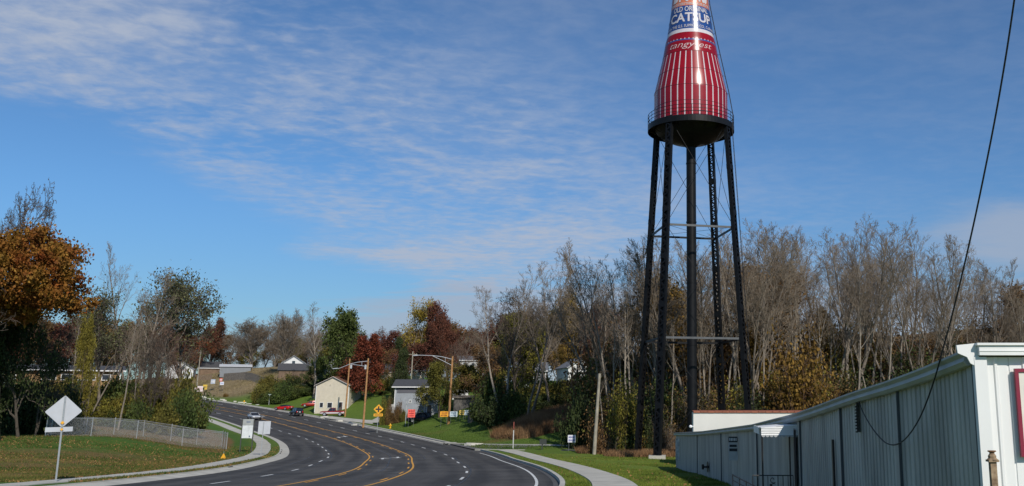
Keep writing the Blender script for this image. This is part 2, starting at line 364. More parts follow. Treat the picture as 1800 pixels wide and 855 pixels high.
def grid_obj(name, X, Y, Z, m, smooth=True):
    ny, nx = X.shape; idx = np.arange(nx * ny).reshape(ny, nx)
    q = np.stack([idx[:-1, :-1], idx[:-1, 1:], idx[1:, 1:], idx[1:, :-1]], -1).reshape(-1, 4)
    me = bpy.data.meshes.new(name); me.vertices.add(nx * ny); me.vertices.foreach_set('co', np.stack([X, Y, Z], -1).astype(np.float32).ravel())
    me.loops.add(q.size); me.loops.foreach_set('vertex_index', q.ravel().astype(np.int32)); me.polygons.add(len(q)); me.polygons.foreach_set('loop_start', np.arange(0, q.size, 4, dtype=np.int32))
    me.polygons.foreach_set('use_smooth', np.ones(len(q), bool)); me.update(calc_edges=True); me.materials.append(m)
    o = bpy.data.objects.new(name, me); COL.objects.link(o); return o
def build_ground():
    def seq(a, parts):
        out = [a]
        for end, st in parts:
            while out[-1] < end - 1e-6: out.append(min(out[-1] + st, end))
        return np.array(out)
    xs = seq(-150, [(60, 1.4), (110, 3), (300, 12), (1000, 60), (4500, 400)]); xl = -seq(150, [(300, 6), (1000, 50), (4500, 400)])[::-1][:-1]; xs = np.concatenate([xl, xs])
    ys = seq(-400, [(-60, 60), (20, 5), (130, 1.4), (310, 2.5), (500, 10), (1200, 60), (6000, 400)])
    X, Y = np.meshgrid(xs, ys); Z = Harr(X, Y).reshape(X.shape); off = sdist(X, Y).reshape(X.shape)
    rng = np.random.default_rng(3)
    lo = np.clip((off + 7.6) / 1.6, 0, 1); hi = np.clip((17.5 - off) / 1.5, 0, 1)
    lo = np.clip((off + 13.0) / 1.6, 0, 1)
    inr = np.minimum(lo, hi); inr = inr * inr * (3 - 2 * inr)
    und = (rng.normal(0, 1, X.shape) * 0.03 + np.sin(X * 0.31 + Y * 0.13) * 0.05 + np.sin(Y * 0.41 - X * 0.2) * 0.04) * (1 - inr)
    Z = Z + und - 0.45 * inr
    o = grid_obj('ground', X, Y, Z, GM); set_cover(o, X.ravel(), Y.ravel(), off.ravel()); o['kind'] = 'structure'
build_ground()
def ribbon(name, a, b, s0, s1, dz, m, kind=None, step=1.0, nx=2, sides=0.0, dzb=None, parent=None, jitter=0.0, smooth=True):
    S = np.arange(s0, s1 + step * 0.5, step); offs = np.linspace(a, b, nx); dzs = np.linspace(dz, dz if dzb is None else dzb, nx)
    rr = np.random.default_rng(int(abs(a * 31 + s0)) + 1)
    Xs = []; Ys = []; Zs = []
    for i, o_ in enumerate(offs):
        oo = o_ + (rr.normal(0, jitter, len(S)) if jitter and i in (0, nx - 1) else 0)
        x, y = rp(S, oo); Xs.append(x); Ys.append(y); Zs.append(Harr(x, y) + dzs[i])
    if sides:
        Xs = [Xs[0]] + Xs + [Xs[-1]]; Ys = [Ys[0]] + Ys + [Ys[-1]]; Zs = [Zs[0] - sides] + Zs + [Zs[-1] - sides]
    X = np.array(Xs).T; Y = np.array(Ys).T; Z = np.array(Zs).T
    o = grid_obj(name, X, Y, Z, m)
    if sides: o.data.polygons.foreach_set('use_smooth', np.zeros(len(o.data.polygons), bool))
    if kind: o['kind'] = kind
    if parent: o.parent = parent
    return o, X, Y
def asphalt_mat():
    m = bpy.data.materials.new('asphalt'); m.use_nodes = True; nt = m.node_tree; N = nt.nodes; Lk = nt.links; b = N['Principled BSDF']
    b.inputs['Roughness'].default_value = 0.88; b.inputs['Specular IOR Level'].default_value = 0.25
    geo = N.new('ShaderNodeNewGeometry')
    def noise(sc, det=4, rough=0.6):
        n = N.new('ShaderNodeTexNoise'); n.inputs['Scale'].default_value = sc; n.inputs['Detail'].default_value = det; n.inputs['Roughness'].default_value = rough; Lk.new(geo.outputs['Position'], n.inputs['Vector']); return n.outputs[0]
    uv = N.new('ShaderNodeAttribute'); uv.attribute_name = 'road'; sp = N.new('ShaderNodeSeparateColor'); Lk.new(uv.outputs['Color'], sp.inputs[0])
    cv = N.new('ShaderNodeCombineXYZ'); ml = N.new('ShaderNodeMath'); ml.operation = 'MULTIPLY'; Lk.new(sp.outputs[0], ml.inputs[0]); ml.inputs[1].default_value = 0.05
    Lk.new(ml.outputs[0], cv.inputs[0]); Lk.new(sp.outputs[1], cv.inputs[1])
    ns = N.new('ShaderNodeTexNoise'); ns.inputs['Scale'].default_value = 0.9; ns.inputs['Detail'].default_value = 5; Lk.new(cv.outputs[0], ns.inputs['Vector'])
    wv = N.new('ShaderNodeMath'); wv.operation = 'MULTIPLY'; Lk.new(sp.outputs[1], wv.inputs[0]); wv.inputs[1].default_value = 2 * math.pi / 1.85
    cs = N.new('ShaderNodeMath'); cs.operation = 'COSINE'; Lk.new(wv.outputs[0], cs.inputs[0]); ct_ = N.new('ShaderNodeMath'); ct_.operation = 'MULTIPLY_ADD'; Lk.new(cs.outputs[0], ct_.inputs[0]); ct_.inputs[1].default_value = 0.10; Lk.new(ns.outputs[0], ct_.inputs[2])
    a1 = N.new('ShaderNodeMath'); a1.operation = 'ADD'; Lk.new(noise(0.35), a1.inputs[0]); Lk.new(ct_.outputs[0], a1.inputs[1])
    r = N.new('ShaderNodeMapRange'); Lk.new(a1.outputs[0], r.inputs[0]); r.inputs[1].default_value = 0.78; r.inputs[2].default_value = 1.22
    x = N.new('ShaderNodeMix'); x.data_type = 'RGBA'; Lk.new(r.outputs[0], x.inputs[0]); x.inputs[6].default_value = (0.040, 0.038, 0.036, 1); x.inputs[7].default_value = (0.084, 0.079, 0.073, 1)
    # dust scuffed into the turning lane
    r2 = N.new('ShaderNodeMapRange'); Lk.new(noise(0.5, 6, 0.75), r2.inputs[0]); r2.inputs[1].default_value = 0.52; r2.inputs[2].default_value = 0.72
    m2 = N.new('ShaderNodeMath'); m2.operation = 'MULTIPLY'; Lk.new(r2.outputs[0], m2.inputs[0]); Lk.new(sp.outputs[2], m2.inputs[1])
    y = N.new('ShaderNodeMix'); y.data_type = 'RGBA'; Lk.new(m2.outputs[0], y.inputs[0]); Lk.new(x.outputs[2], y.inputs[6]); y.inputs[7].default_value = (0.16, 0.155, 0.145, 1)
    n3 = noise(18, 3); z = N.new('ShaderNodeMix'); z.data_type = 'RGBA'; z.blend_type = 'MULTIPLY'; z.inputs[0].default_value = 0.6
    r3 = N.new('ShaderNodeMapRange'); Lk.new(n3, r3.inputs[0]); r3.inputs[1].default_value = 0.3; r3.inputs[2].default_value = 0.7; r3.inputs[3].default_value = 0.6; r3.inputs[4].default_value = 1.25
    Lk.new(y.outputs[2], z.inputs[6]); Lk.new(r3.outputs[0], z.inputs[7]); Lk.new(z.outputs[2], b.inputs['Base Color'])
    bp = N.new('ShaderNodeBump'); bp.inputs['Strength'].default_value = 0.3; bp.inputs['Distance'].default_value = 0.01; Lk.new(n3, bp.inputs['Height']); Lk.new(bp.outputs[0], b.inputs['Normal'])
    return m
ASPH = asphalt_mat()
CONC = mat('pale_concrete', (0.44, 0.42, 0.36), 0.9, var=0.16, scale=0.8, bump=0.2, bscale=20, coords='Object')
SEND = RS[-1] - 2
DZR = -0.13
def road_attr(o, nx, ns, S, offs):
    s = np.repeat(S, nx); of = np.tile(offs, ns)
    dust = np.exp(-((of - 1.9) / 2.2) ** 2) * np.exp(-((s - s_of_Y(72)) / 28) ** 2)
    at = o.data.attributes.new('road', 'FLOAT_COLOR', 'POINT'); at.data.foreach_set('color', np.stack([s, of, dust, np.ones_like(s)], 1).astype(np.float32).ravel())
o, X, Y_ = ribbon('road', -7.55, 11.95, 0, SEND, DZR, ASPH, 'structure', 1.0, 53)
road_attr(o, 53, X.shape[0], np.arange(0, SEND + 0.5, 1.0), np.linspace(-7.55, 11.95, 53))
YEL = mat('yellow_road_paint', (0.62, 0.30, 0.035), 0.75, var=0.25, scale=2.5)
WHT = mat('white_road_paint', (0.60, 0.60, 0.57), 0.75, var=0.25, scale=2.5)
MK = DZR + 0.012
SJ0, SJ1 = s_of_Y(101), s_of_Y(117)             # side drive opening in the right kerb
def line(name, a, s0, s1, m, w=0.13): ribbon(name, a - w / 2, a + w / 2, s0, s1, MK, m, 'structure', 1.0, 2)
line('centre_line', 0.0, 0, SEND, YEL); line('centre_line', 3.75, 0, SEND, YEL)
def dashes(name, off, m, ln, per, s0, s1, w=0.12, ph=0.0):
    Xv = []; Fv = []; s = s0 + ph; 
    while s < s1:
        ss = np.linspace(s, s + ln, 4)
        for t in ss:
            for o_ in (off - w / 2, off + w / 2):
                x, y = rp(t, o_); Xv.append((float(x), float(y)))
        k = len(Xv) - 8
        for i in range(3): Fv.append((k + 2 * i, k + 2 * i + 1, k + 2 * i + 3, k + 2 * i + 2))
        s += per
    A = np.array(Xv); Z = Harr(A[:, 0], A[:, 1]) + MK
    o = link_mesh(name, [(a[0], a[1], z) for a, z in zip(A, Z)], Fv, m); o['kind'] = 'structure'
dashes('centre_dashes', 0.30, YEL, 3.0, 9.0, 0, SEND, ph=3); dashes('centre_dashes', 3.45, YEL, 3.0, 9.0, 0, SEND, ph=5)
dashes('lane_dashes', -3.70, WHT, 3.0, 9.1, 0, SEND, 0.15, 2.0); dashes('lane_dashes', 7.35, WHT, 3.0, 9.1, 0, SEND, 0.15, 5.0)
line('edge_line', 11.15, 0, SJ0 - 6, WHT, 0.14); line('edge_line', 11.2, SJ1, SEND, WHT, 0.14)
TAR = mat('tar_seal', (0.018, 0.018, 0.018), 0.5)
for o_, sa, sb in ((-3.45, 10, 190), (1.9, 30, 150), (7.6, 15, 170), (-5.4, 60, 78), (4.9, 70, 96)): ribbon('tar_seam', o_ - .03, o_ + .03, sa, sb, MK - .006, TAR, 'structure', 1.0, 2, jitter=.012)
def arrow(sy, back):
    s0 = s_of_Y(sy); sg = -1 if back else 1; c0 = 2.55 if back else 1.2
    pts = [(0, -.09), (0, .09), (2.0, .09), (2.0, 0.3), (2.9, -0.05 + 0.0), (2.0, -.6), (2.0, -.09)]
    V = []
    for u, v in pts:
        x, y = rp(s0 + sg * u, c0 + sg * -v * 1.3); V.append((float(x), float(y)))
    A = np.array(V); Z = Harr(A[:, 0], A[:, 1]) + MK
    o = link_mesh('lane_arrow', [(a[0], a[1], z) for a, z in zip(A, Z)], [tuple(range(len(pts)))], WHT); o['kind'] = 'structure'
for sy in (84, 141, 196):
    arrow(sy, False); arrow(sy + 5, True)
# kerbs, verges, pavements
ribbon('kerb_left', -7.5, -8.3, 0, SEND, DZR + 0.01, CONC, 'structure', 1.0, 2, dzb=0.0)
ribbon('kerb_left_top', -8.3, -8.48, 0, SEND, 0.035, CONC, 'structure', 1.0, 2, sides=0.3)
DK = mat('dark_gutter_asphalt', (0.075, 0.073, 0.07), 0.9, var=0.2, scale=3)
for (s0, s1) in ((0, SJ0), (SJ1, SEND)):
    ribbon('gutter_right', 11.9 if s0 == 0 else 11.55, 12.25, s0, s1, DZR + (0.01 if s0 == 0 else 0.016), DK if s0 == 0 else CONC, 'structure', 1.0, 2)
    ribbon('kerb_right', 12.2, 12.42 if s0 == 0 else 12.6, s0, s1, 0.04, CONC, 'structure', 1.0, 2, sides=0.35)
def verge(a, b, s0, s1, nx=6):
    o, X, Y = ribbon('verge', a, b, s0, s1, 0.012, GM, 'structure', 1.0, nx, jitter=0.05)
    offs = np.tile(np.linspace(a, b, nx), X.shape[0]); set_cover(o, X.ravel(), Y.ravel(), offs)
verge(-8.4, -15.0, 0, SEND, 8); verge(12.4, 19.5, 0, SJ0, 8); verge(12.4, 19.5, SJ1, SEND, 8)
ribbon('pavement_left', -9.45, -11.05, 0, SEND, 0.05, CONC, 'structure', 1.0, 2, sides=0.3, jitter=0.03)
ribbon('pavement_right', 13.55, 15.35, 0, SJ0 - 3.0, 0.05, CONC, 'structure', 1.0, 2, sides=0.3)
# expansion joints on the two pavements are narrow dark strips
def joints(a, b, s0, s1):
    V = []; Fc = []
    for s in np.arange(s0, s1, 1.8):
        k = len(V)
        for t in (s, s + 0.03):
            for o_ in (a, b): V.append(tuple(float(q) for q in rp(t, o_)))
        Fc.append((k, k + 1, k + 3, k + 2))
    A = np.array(V); Z = Harr(A[:, 0], A[:, 1]) + 0.056
    o = link_mesh('pavement_joints', [(p[0], p[1], z) for p, z in zip(A, Z)], Fc, mat('dark_joint', (0.2, 0.19, 0.16))); o['kind'] = 'structure'
joints(13.6, 15.3, 0, SJ0 - 3.5); joints(-9.5, -11.0, 0, 120)
def patch(name, poly, dz, m, n=14):               # 4-corner sheet draped on the ground
    u = np.linspace(0, 1, n); U, V = np.meshgrid(u, u); p = [np.array(q) for q in poly]
    X = (1 - U) * (1 - V) * p[0][0] + U * (1 - V) * p[1][0] + U * V * p[2][0] + (1 - U) * V * p[3][0]
    Y = (1 - U) * (1 - V) * p[0][1] + U * (1 - V) * p[1][1] + U * V * p[2][1] + (1 - U) * V * p[3][1]
    o = grid_obj(name, X, Y, Harr(X, Y).reshape(X.shape) + dz, m); o['kind'] = 'structure'; return o, X, Y
def xy(px, py, Y): p = P(px, py, Y); return (p.x, Y)
# side drive off to the right
a0 = rp(SJ0, 11.8); a1 = rp(SJ1, 11.8); e0 = rp(SJ0 - 2, 31); e1 = rp(SJ0 + 4, 33)
g0 = (float(a0[0]), float(a0[1])); g1 = (float(a1[0]), float(a1[1]))
DRV = mat('worn_asphalt_drive', (0.10, 0.098, 0.092), 0.9, var=0.2, scale=1.2)
patch('side_drive', [g0, (0.5, 95.5), (0.5, 99.5), g1], -0.02, DRV, 24)
def kerbline(pts, w, dz, name='kerb_side'):
    V = []; Fc = []
    pts = catmull(pts, 0.8)
    for i, p in enumerate(pts):
        d_ = pts[min(i + 1, len(pts) - 1)] - pts[max(i - 1, 0)]; n_ = np.array([d_[1], -d_[0]]); n_ /= np.linalg.norm(n_)
        for o_, z_ in ((-w / 2, -0.3), (-w / 2, dz), (w / 2, dz), (w / 2, -0.3)):
            q = p + n_ * o_; V.append((q[0], q[1], H(q[0], q[1]) + z_))
        if i: k = (i - 1) * 4; Fc += [(k + j, k + j + 1, k + j + 5, k + j + 4) for j in range(3)]
    o = link_mesh(name, V, Fc, CONC); o['kind'] = 'structure'
kerbline([g1, (g1[0] + 6, g1[1] - 4.5), (-6, 101.5), (0.5, 100)], 0.35, 0.10)
kerbline([g0, (g0[0] + 2.5, g0[1] - 1.5), (g0[0] + 6, g0[1] - 2.8)], 0.3, 0.08)
o, X, Y = patch('verge', [g1, (g1[0] + 6, g1[1] - 4.4), (-6, 104), (g1[0] + 4, g1[1] + 6)], 0.0, GM, 10); set_cover(o, X.ravel(), Y.ravel(), np.full(X.size, 14.))
kerbline([g1, (g1[0] - 0.5, g1[1] + 3)], 1.6, 0.05, 'pavement_corner')
# concrete drives by the houses and slabs in the grass
# ------------------------------------------------------------------ the bottle-shaped water tower
def build_tower():
    ax, ay = 2.02, 90.0
    BLK = mat('black_steel_paint', (0.007, 0.007, 0.008), 0.45, var=0.3, scale=2.0, spec=0.2)
    GAL = mat('grey_strut_steel', (0.07, 0.073, 0.076), 0.5, var=0.2, scale=2)
    def ZZ(y, Y=ay): return P(1215, y, Y).z
    z0 = H(ax, ay)
    T = thing('bottle_water_tower', 'red and white striped bottle shaped water tower on black lattice legs', 'water tower', (ax, ay, z0))
    zb = ZZ(224) - z0          # balcony deck, local
    def lz(y): return P(1215, y, ay - float(np.interp(y, [-150, 0, 50, 88, 147, 258], [1.25, 2.0, 2.45, 2.92, 3.8, 1.0 + 2.8]))).z - z0
    px_m = 93.2 / 1600.0
    prof = [(0.0, zb - 1.85), (1.0, zb - 1.80), (2.0, zb - 1.60), (2.85, zb - 1.24), (3.45, zb - 0.75), (3.72, zb - 0.4), (3.78, zb - 0.2), (3.80, zb), (3.80, lz(150)), (3.80, lz(147)), (2.92, lz(88)), (2.90, lz(86)), (2.64, lz(62.5)), (2.50, lz(55.5)), (2.44, lz(49.5)), (2.05, lz(9)), (1.98, lz(-2)), (1.55, lz(-70)), (1.28, lz(-112)), (1.15, lz(-130)), (1.28, lz(-134)), (1.28, lz(-155)), (1.2, lz(-158)), (0.02, lz(-159))]
    # ring list with refined rows; face bands by height
    RED = mat('red_enamel', (0.25, 0.003, 0.009), 0.25, var=0.12, scale=0.8, spec=0.4)
    SWH = mat('white_enamel', (0.56, 0.52, 0.54), 0.25, var=0.05, spec=0.4)
    BLU = mat('blue_enamel', (0.018, 0.060, 0.22), 0.26, var=0.12, scale=0.8, spec=0.6)
    ORA = mat('orange_enamel', (0.55, 0.16, 0.075), 0.28, var=0.12, scale=1.0, spec=0.6)
    zs = [p[1] for p in prof]; rs = [p[0] for p in prof]
    def rad(z): return float(np.interp(z, zs, rs))
    n = 384
    rows = sorted(set([round(z, 4) for z in zs[7:]] + [round(lz(y), 4) for y in (150, 119, 88.5, 70, 67.5, 30)]))
    top_orange = lz(-60)
    mb = MB()
    for z in rows:
        r = rad(z)
        for j in range(n): t = 2 * math.pi * j / n; mb.v.append((r * math.cos(t), r * math.sin(t), z))
    for i in range(len(rows) - 1):
        zc = (rows[i] + rows[i + 1]) / 2
        for j in range(n):
            if zc < lz(88.5): k = 1 if (j % 12) in (0, 1) else 0
            elif zc < lz(70): k = 0
            elif zc < lz(67.5): k = 2
            elif zc < lz(55.5): k = 0
            elif zc < lz(49.5): k = 1
            elif zc < lz(9): k = 2
            elif zc < top_orange: k = 3
            elif zc < lz(-112): k = 0
            else: k = 1
            mb.f.append((i * n + j, i * n + (j + 1) % n, (i + 1) * n + (j + 1) % n, (i + 1) * n + j)); mb.mi.append(k)
    body = mb.build('bottle', [RED, SWH, BLU, ORA], T, smooth=True)
    tag(body, 'red bottle with white vertical stripes and blue label')
    # plate seams: thin raised hoops
    for y in (119, 147, 88.5, 30, 175):
        hp = MB(); z = lz(y); r = rad(z); hp.lathe([(r + .002, z - .025), (r + .018, z - .012), (r + .018, z + .012), (r + .002, z + .025)], 96); hp.build('seam', mat('dark_seam', (0.09, 0.01, 0.015), 0.4), T)
    # curved lettering
    def ring_text(s, zlo, zhi, half, name, m, off=0.03, shear=0.0, arc=0.0, offs=0.0):
        cu = bpy.data.curves.new('t', 'FONT'); cu.body = s; cu.size = 1; cu.align_x = 'CENTER'; cu.shear = shear; cu.offset = offs; cu.resolution_u = 3
        to = bpy.data.objects.new('t', cu); COL.objects.link(to); dg = bpy.context.evaluated_depsgraph_get(); dg.update()
        me = bpy.data.meshes.new_from_object(to.evaluated_get(dg)); bpy.data.objects.remove(to)
        bm = bmesh.new(); bm.from_mesh(me)
        xs = [v.co.x for v in bm.verts]; ysv = [v.co.y for v in bm.verts]
        x0, x1, y0, y1 = min(xs), max(xs), min(ysv), max(ysv)
        if shear or 'y' in s and s.islower(): pass
        for v in bm.verts: v.co.x = (v.co.x - (x0 + x1) / 2) / (x1 - x0) * 2 * half; v.co.y = zlo + (v.co.y - y0) / (y1 - y0) * (zhi - zlo)
        for k in range(-24, 25):
            bmesh.ops.bisect_plane(bm, geom=bm.verts[:] + bm.edges[:] + bm.faces[:], plane_co=(k * half / 24, 0, 0), plane_no=(1, 0, 0))
        for v in bm.verts:
            a = v.co.x; z = v.co.y; r = rad(z) + off; v.co = (r * math.sin(a), -r * math.cos(a), z)
        nm = bpy.data.meshes.new(name); bm.to_mesh(nm); bm.free(); nm.materials.append(m)
        o = bpy.data.objects.new(name, nm); COL.objects.link(o); o.parent = T; return o
    ring_text('OLD ORIGINAL', lz(19.3), lz(10.4), R(54), 'lettering', SWH, offs=0.012)
    ring_text('CATSUP', lz(37.5), lz(21.5), R(62), 'lettering', SWH, offs=0.025)
    ring_text('bottled by THE G.S. SUPPIGER CO., Collinsville, Ill.', lz(48.8), lz(42.3), R(88), 'lettering', SWH, offs=0.004)
    ring_text('tangy-est', lz(85.5), lz(74.5), R(48), 'lettering', mat('pale_pink_paint', (0.55, 0.38, 0.38), 0.4), shear=0.35, offs=-0.005)
    ring_text('MAKES EVERYTHING TASTE BETTER', lz(8.0), lz(3.8), R(66), 'lettering', SWH, offs=0.01)
    ring_text('Brooks', lz(2.4), lz(-45), R(60), 'lettering', SWH, offs=0.03, shear=0.2)
    # little white drops under the blue hoop
    dm = MB()
    for i in range(40):
        a = 2 * math.pi * (i + 0.5) / 40; z1, z2 = lz(66.5), lz(69.5)
        vs = []
        for da, z in ((-0.022, z1), (0.022, z1), (0.008, z2 + 0.05), (-0.008, z2 + 0.05)):
            r = rad(z) + 0.02; vs.append((r * math.sin(a + da), -r * math.cos(a + da), z))
        dm.add(vs, [(0, 1, 2, 3)])
    dm.build('label_drops', SWH, T)
    # bowl under the deck
    MB().lathe([(0.42, prof[0][1] - .4)] + prof[1:8], 64).build('bowl', BLK, T, smooth=True)
    # balcony: deck, fascia, brackets, railing
    dk = MB(); ro = 4.42
    dk.lathe([(3.7, zb + 0.02), (ro, zb + 0.02), (ro + .03, zb + 0.0), (ro + .03, zb - 0.60), (ro - .02, zb - 0.60), (ro - .02, zb - .05), (3.7, zb - 0.05)], 72)
    for i in range(16):
        a = 2 * math.pi * i / 16; c, s = math.cos(a), math.sin(a)
        dk.bar((3.4 * c, 3.4 * s, zb - 0.9), (ro * c, ro * s, zb - 0.3), 0.06)
    dk.build('balcony', BLK, T)
    rl = MB()
    for zz in (0.38, 0.72, 1.08): rl.lathe([(ro - .02, zb + zz - .02), (ro + .02, zb + zz - .02), (ro + .02, zb + zz + .02), (ro - .02, zb + zz + .02), (ro - .02, zb + zz - .02)], 64)
    for i in range(28):
        a = 2 * math.pi * i / 28; c, s = math.cos(a) * ro, math.sin(a) * ro; rl.tube((c, s, zb), (c, s, zb + 1.1), 0.022, n=5)
    rl.build('railing', BLK, T)
    # riser pipe
    zt = prof[0][1]
    rp_ = MB(); rp_.tube((0, 0, -0.3), (0, 0, zt + .3), 0.49, n=28)
    for z in np.arange(4.5, zt, 6.1): rp_.lathe([(0.49, z - .06), (0.53, z - .06), (0.53, z + .06), (0.49, z + .06)], 28)
    rp_.build('riser_pipe', BLK, T, smooth=False)
    # four laced legs
    rot = R(13.5); s_top, s_bot = 5.85, 8.9
    ztop = zb - 0.15
    def corner(i, z):
        sz = s_bot + (s_top - s_bot) * (z / ztop); cx, cy = [(-1, -1), (1, -1), (1, 1), (-1, 1)][i]
        x, y = cx * sz / 2, cy * sz / 2; return Vector((x * math.cos(rot) - y * math.sin(rot), x * math.sin(rot) + y * math.cos(rot), z))
    for i in range(4):
        base = corner(i, 0); zg = H(ax + base.x, ay + base.y) - z0
        a = corner(i, zg); b = corner(i, ztop); d = (b - a); L = d.length; zax = d.normalized()
        out = Vector((base.x, base.y, 0)).normalized(); tan = zax.cross(out).normalized(); out = tan.cross(zax).normalized()
        lg = MB(); w = 0.32
        for sgn in (-1, 1):
            lg.bar(a + tan * w * sgn, b + tan * w * sgn, 0.05, 0.36, up=out)
            for e in (-1, 1): lg.bar(a + tan * (w - .06) * sgn + out * .17 * e, b + tan * (w - .06) * sgn + out * .17 * e, 0.12, 0.02, up=out)
        if i != 2: lg.bar(a, b, 0.50, 0.03, up=out)
        k = int(L / 0.42)
        for q in range(k):
            f0, f1 = q / k, (q + 1) / k; sg = 1 if q % 2 else -1
            for e in (-1, 1):
                lg.bar(a + d * f0 + tan * (w - .03) * sg + out * .185 * e, a + d * f1 - tan * (w - .03) * sg + out * .185 * e, 0.12, 0.014, up=out)
        for f in np.linspace(0, 1, 8): lg.box(a + d * f, (0.70, 0.40, 0.5), Matrix((tan, out, zax)).transposed())
        lg.build('leg', BLK, T)
        ft = MB(); ft.box((a.x, a.y, a.z + 0.02), (1.5, 1.5, 0.5)); ft.build('footing', CONC, T)
    def lev(y): return P(1229, y, ay - 2.9).z - z0
    z_a, z_b = lev(398.5), lev(595.5)
    for z in (z_a, z_b):
        for i in range(4):
            st = MB(); p, q = corner(i, z), corner((i + 1) % 4, z)
            st.bar(p, q, 0.10, 0.20)
            st.build('strut', GAL if i == 0 else BLK, T)
    zc = [0.3, z_b, z_a, ztop]
    rd = MB()
    for a_, b_ in zip(zc[:-1], zc[1:]):
        for i in range(4):
            j = (i + 1) % 4
            rd.tube(corner(i, a_), corner(j, b_), 0.024, n=5); rd.tube(corner(j, a_), corner(i, b_), 0.024, n=5)
    for z in (z_a, z_b):
        for i in range(4): rd.tube(corner(i, z), Vector((0, 0, z)), 0.018, n=4)
    rd.build('tie_rods', BLK, T)
    # ladder up the right rear of leg and bottle
    ld = MB()
    pts = [corner(1, 1.5) + Vector((.55, .1, 0)), corner(1, ztop - 1) + Vector((.55, .1, 0)), Vector((4.25, -1.3, zb + 1)), Vector((3.88, -1.15, lz(147))), Vector((2.75, -0.95, lz(62))), Vector((2.03, -0.8, lz(0))), Vector((1.5, -.6, lz(-80)))]
    for a, b in zip(pts[:-1], pts[1:]):
        dd = b - a; w = Vector((0.05, 0.2, 0)); ld.tube(a - w, b - w, 0.028, n=4); ld.tube(a + w, b + w, 0.028, n=4)
        k = int(dd.length / 0.35)
        for j in range(k): c = a + dd * (j / k); ld.tube(c - w, c + w, 0.014, n=4)
    for y in (20, 50, 85, 120, 150): z = lz(y); r = rad(z); ld.tube((r * .92, -r * .34, z), (r + .12, -1.05, z), 0.02, n=4)
    ld.build('ladder', BLK, T)
build_tower()

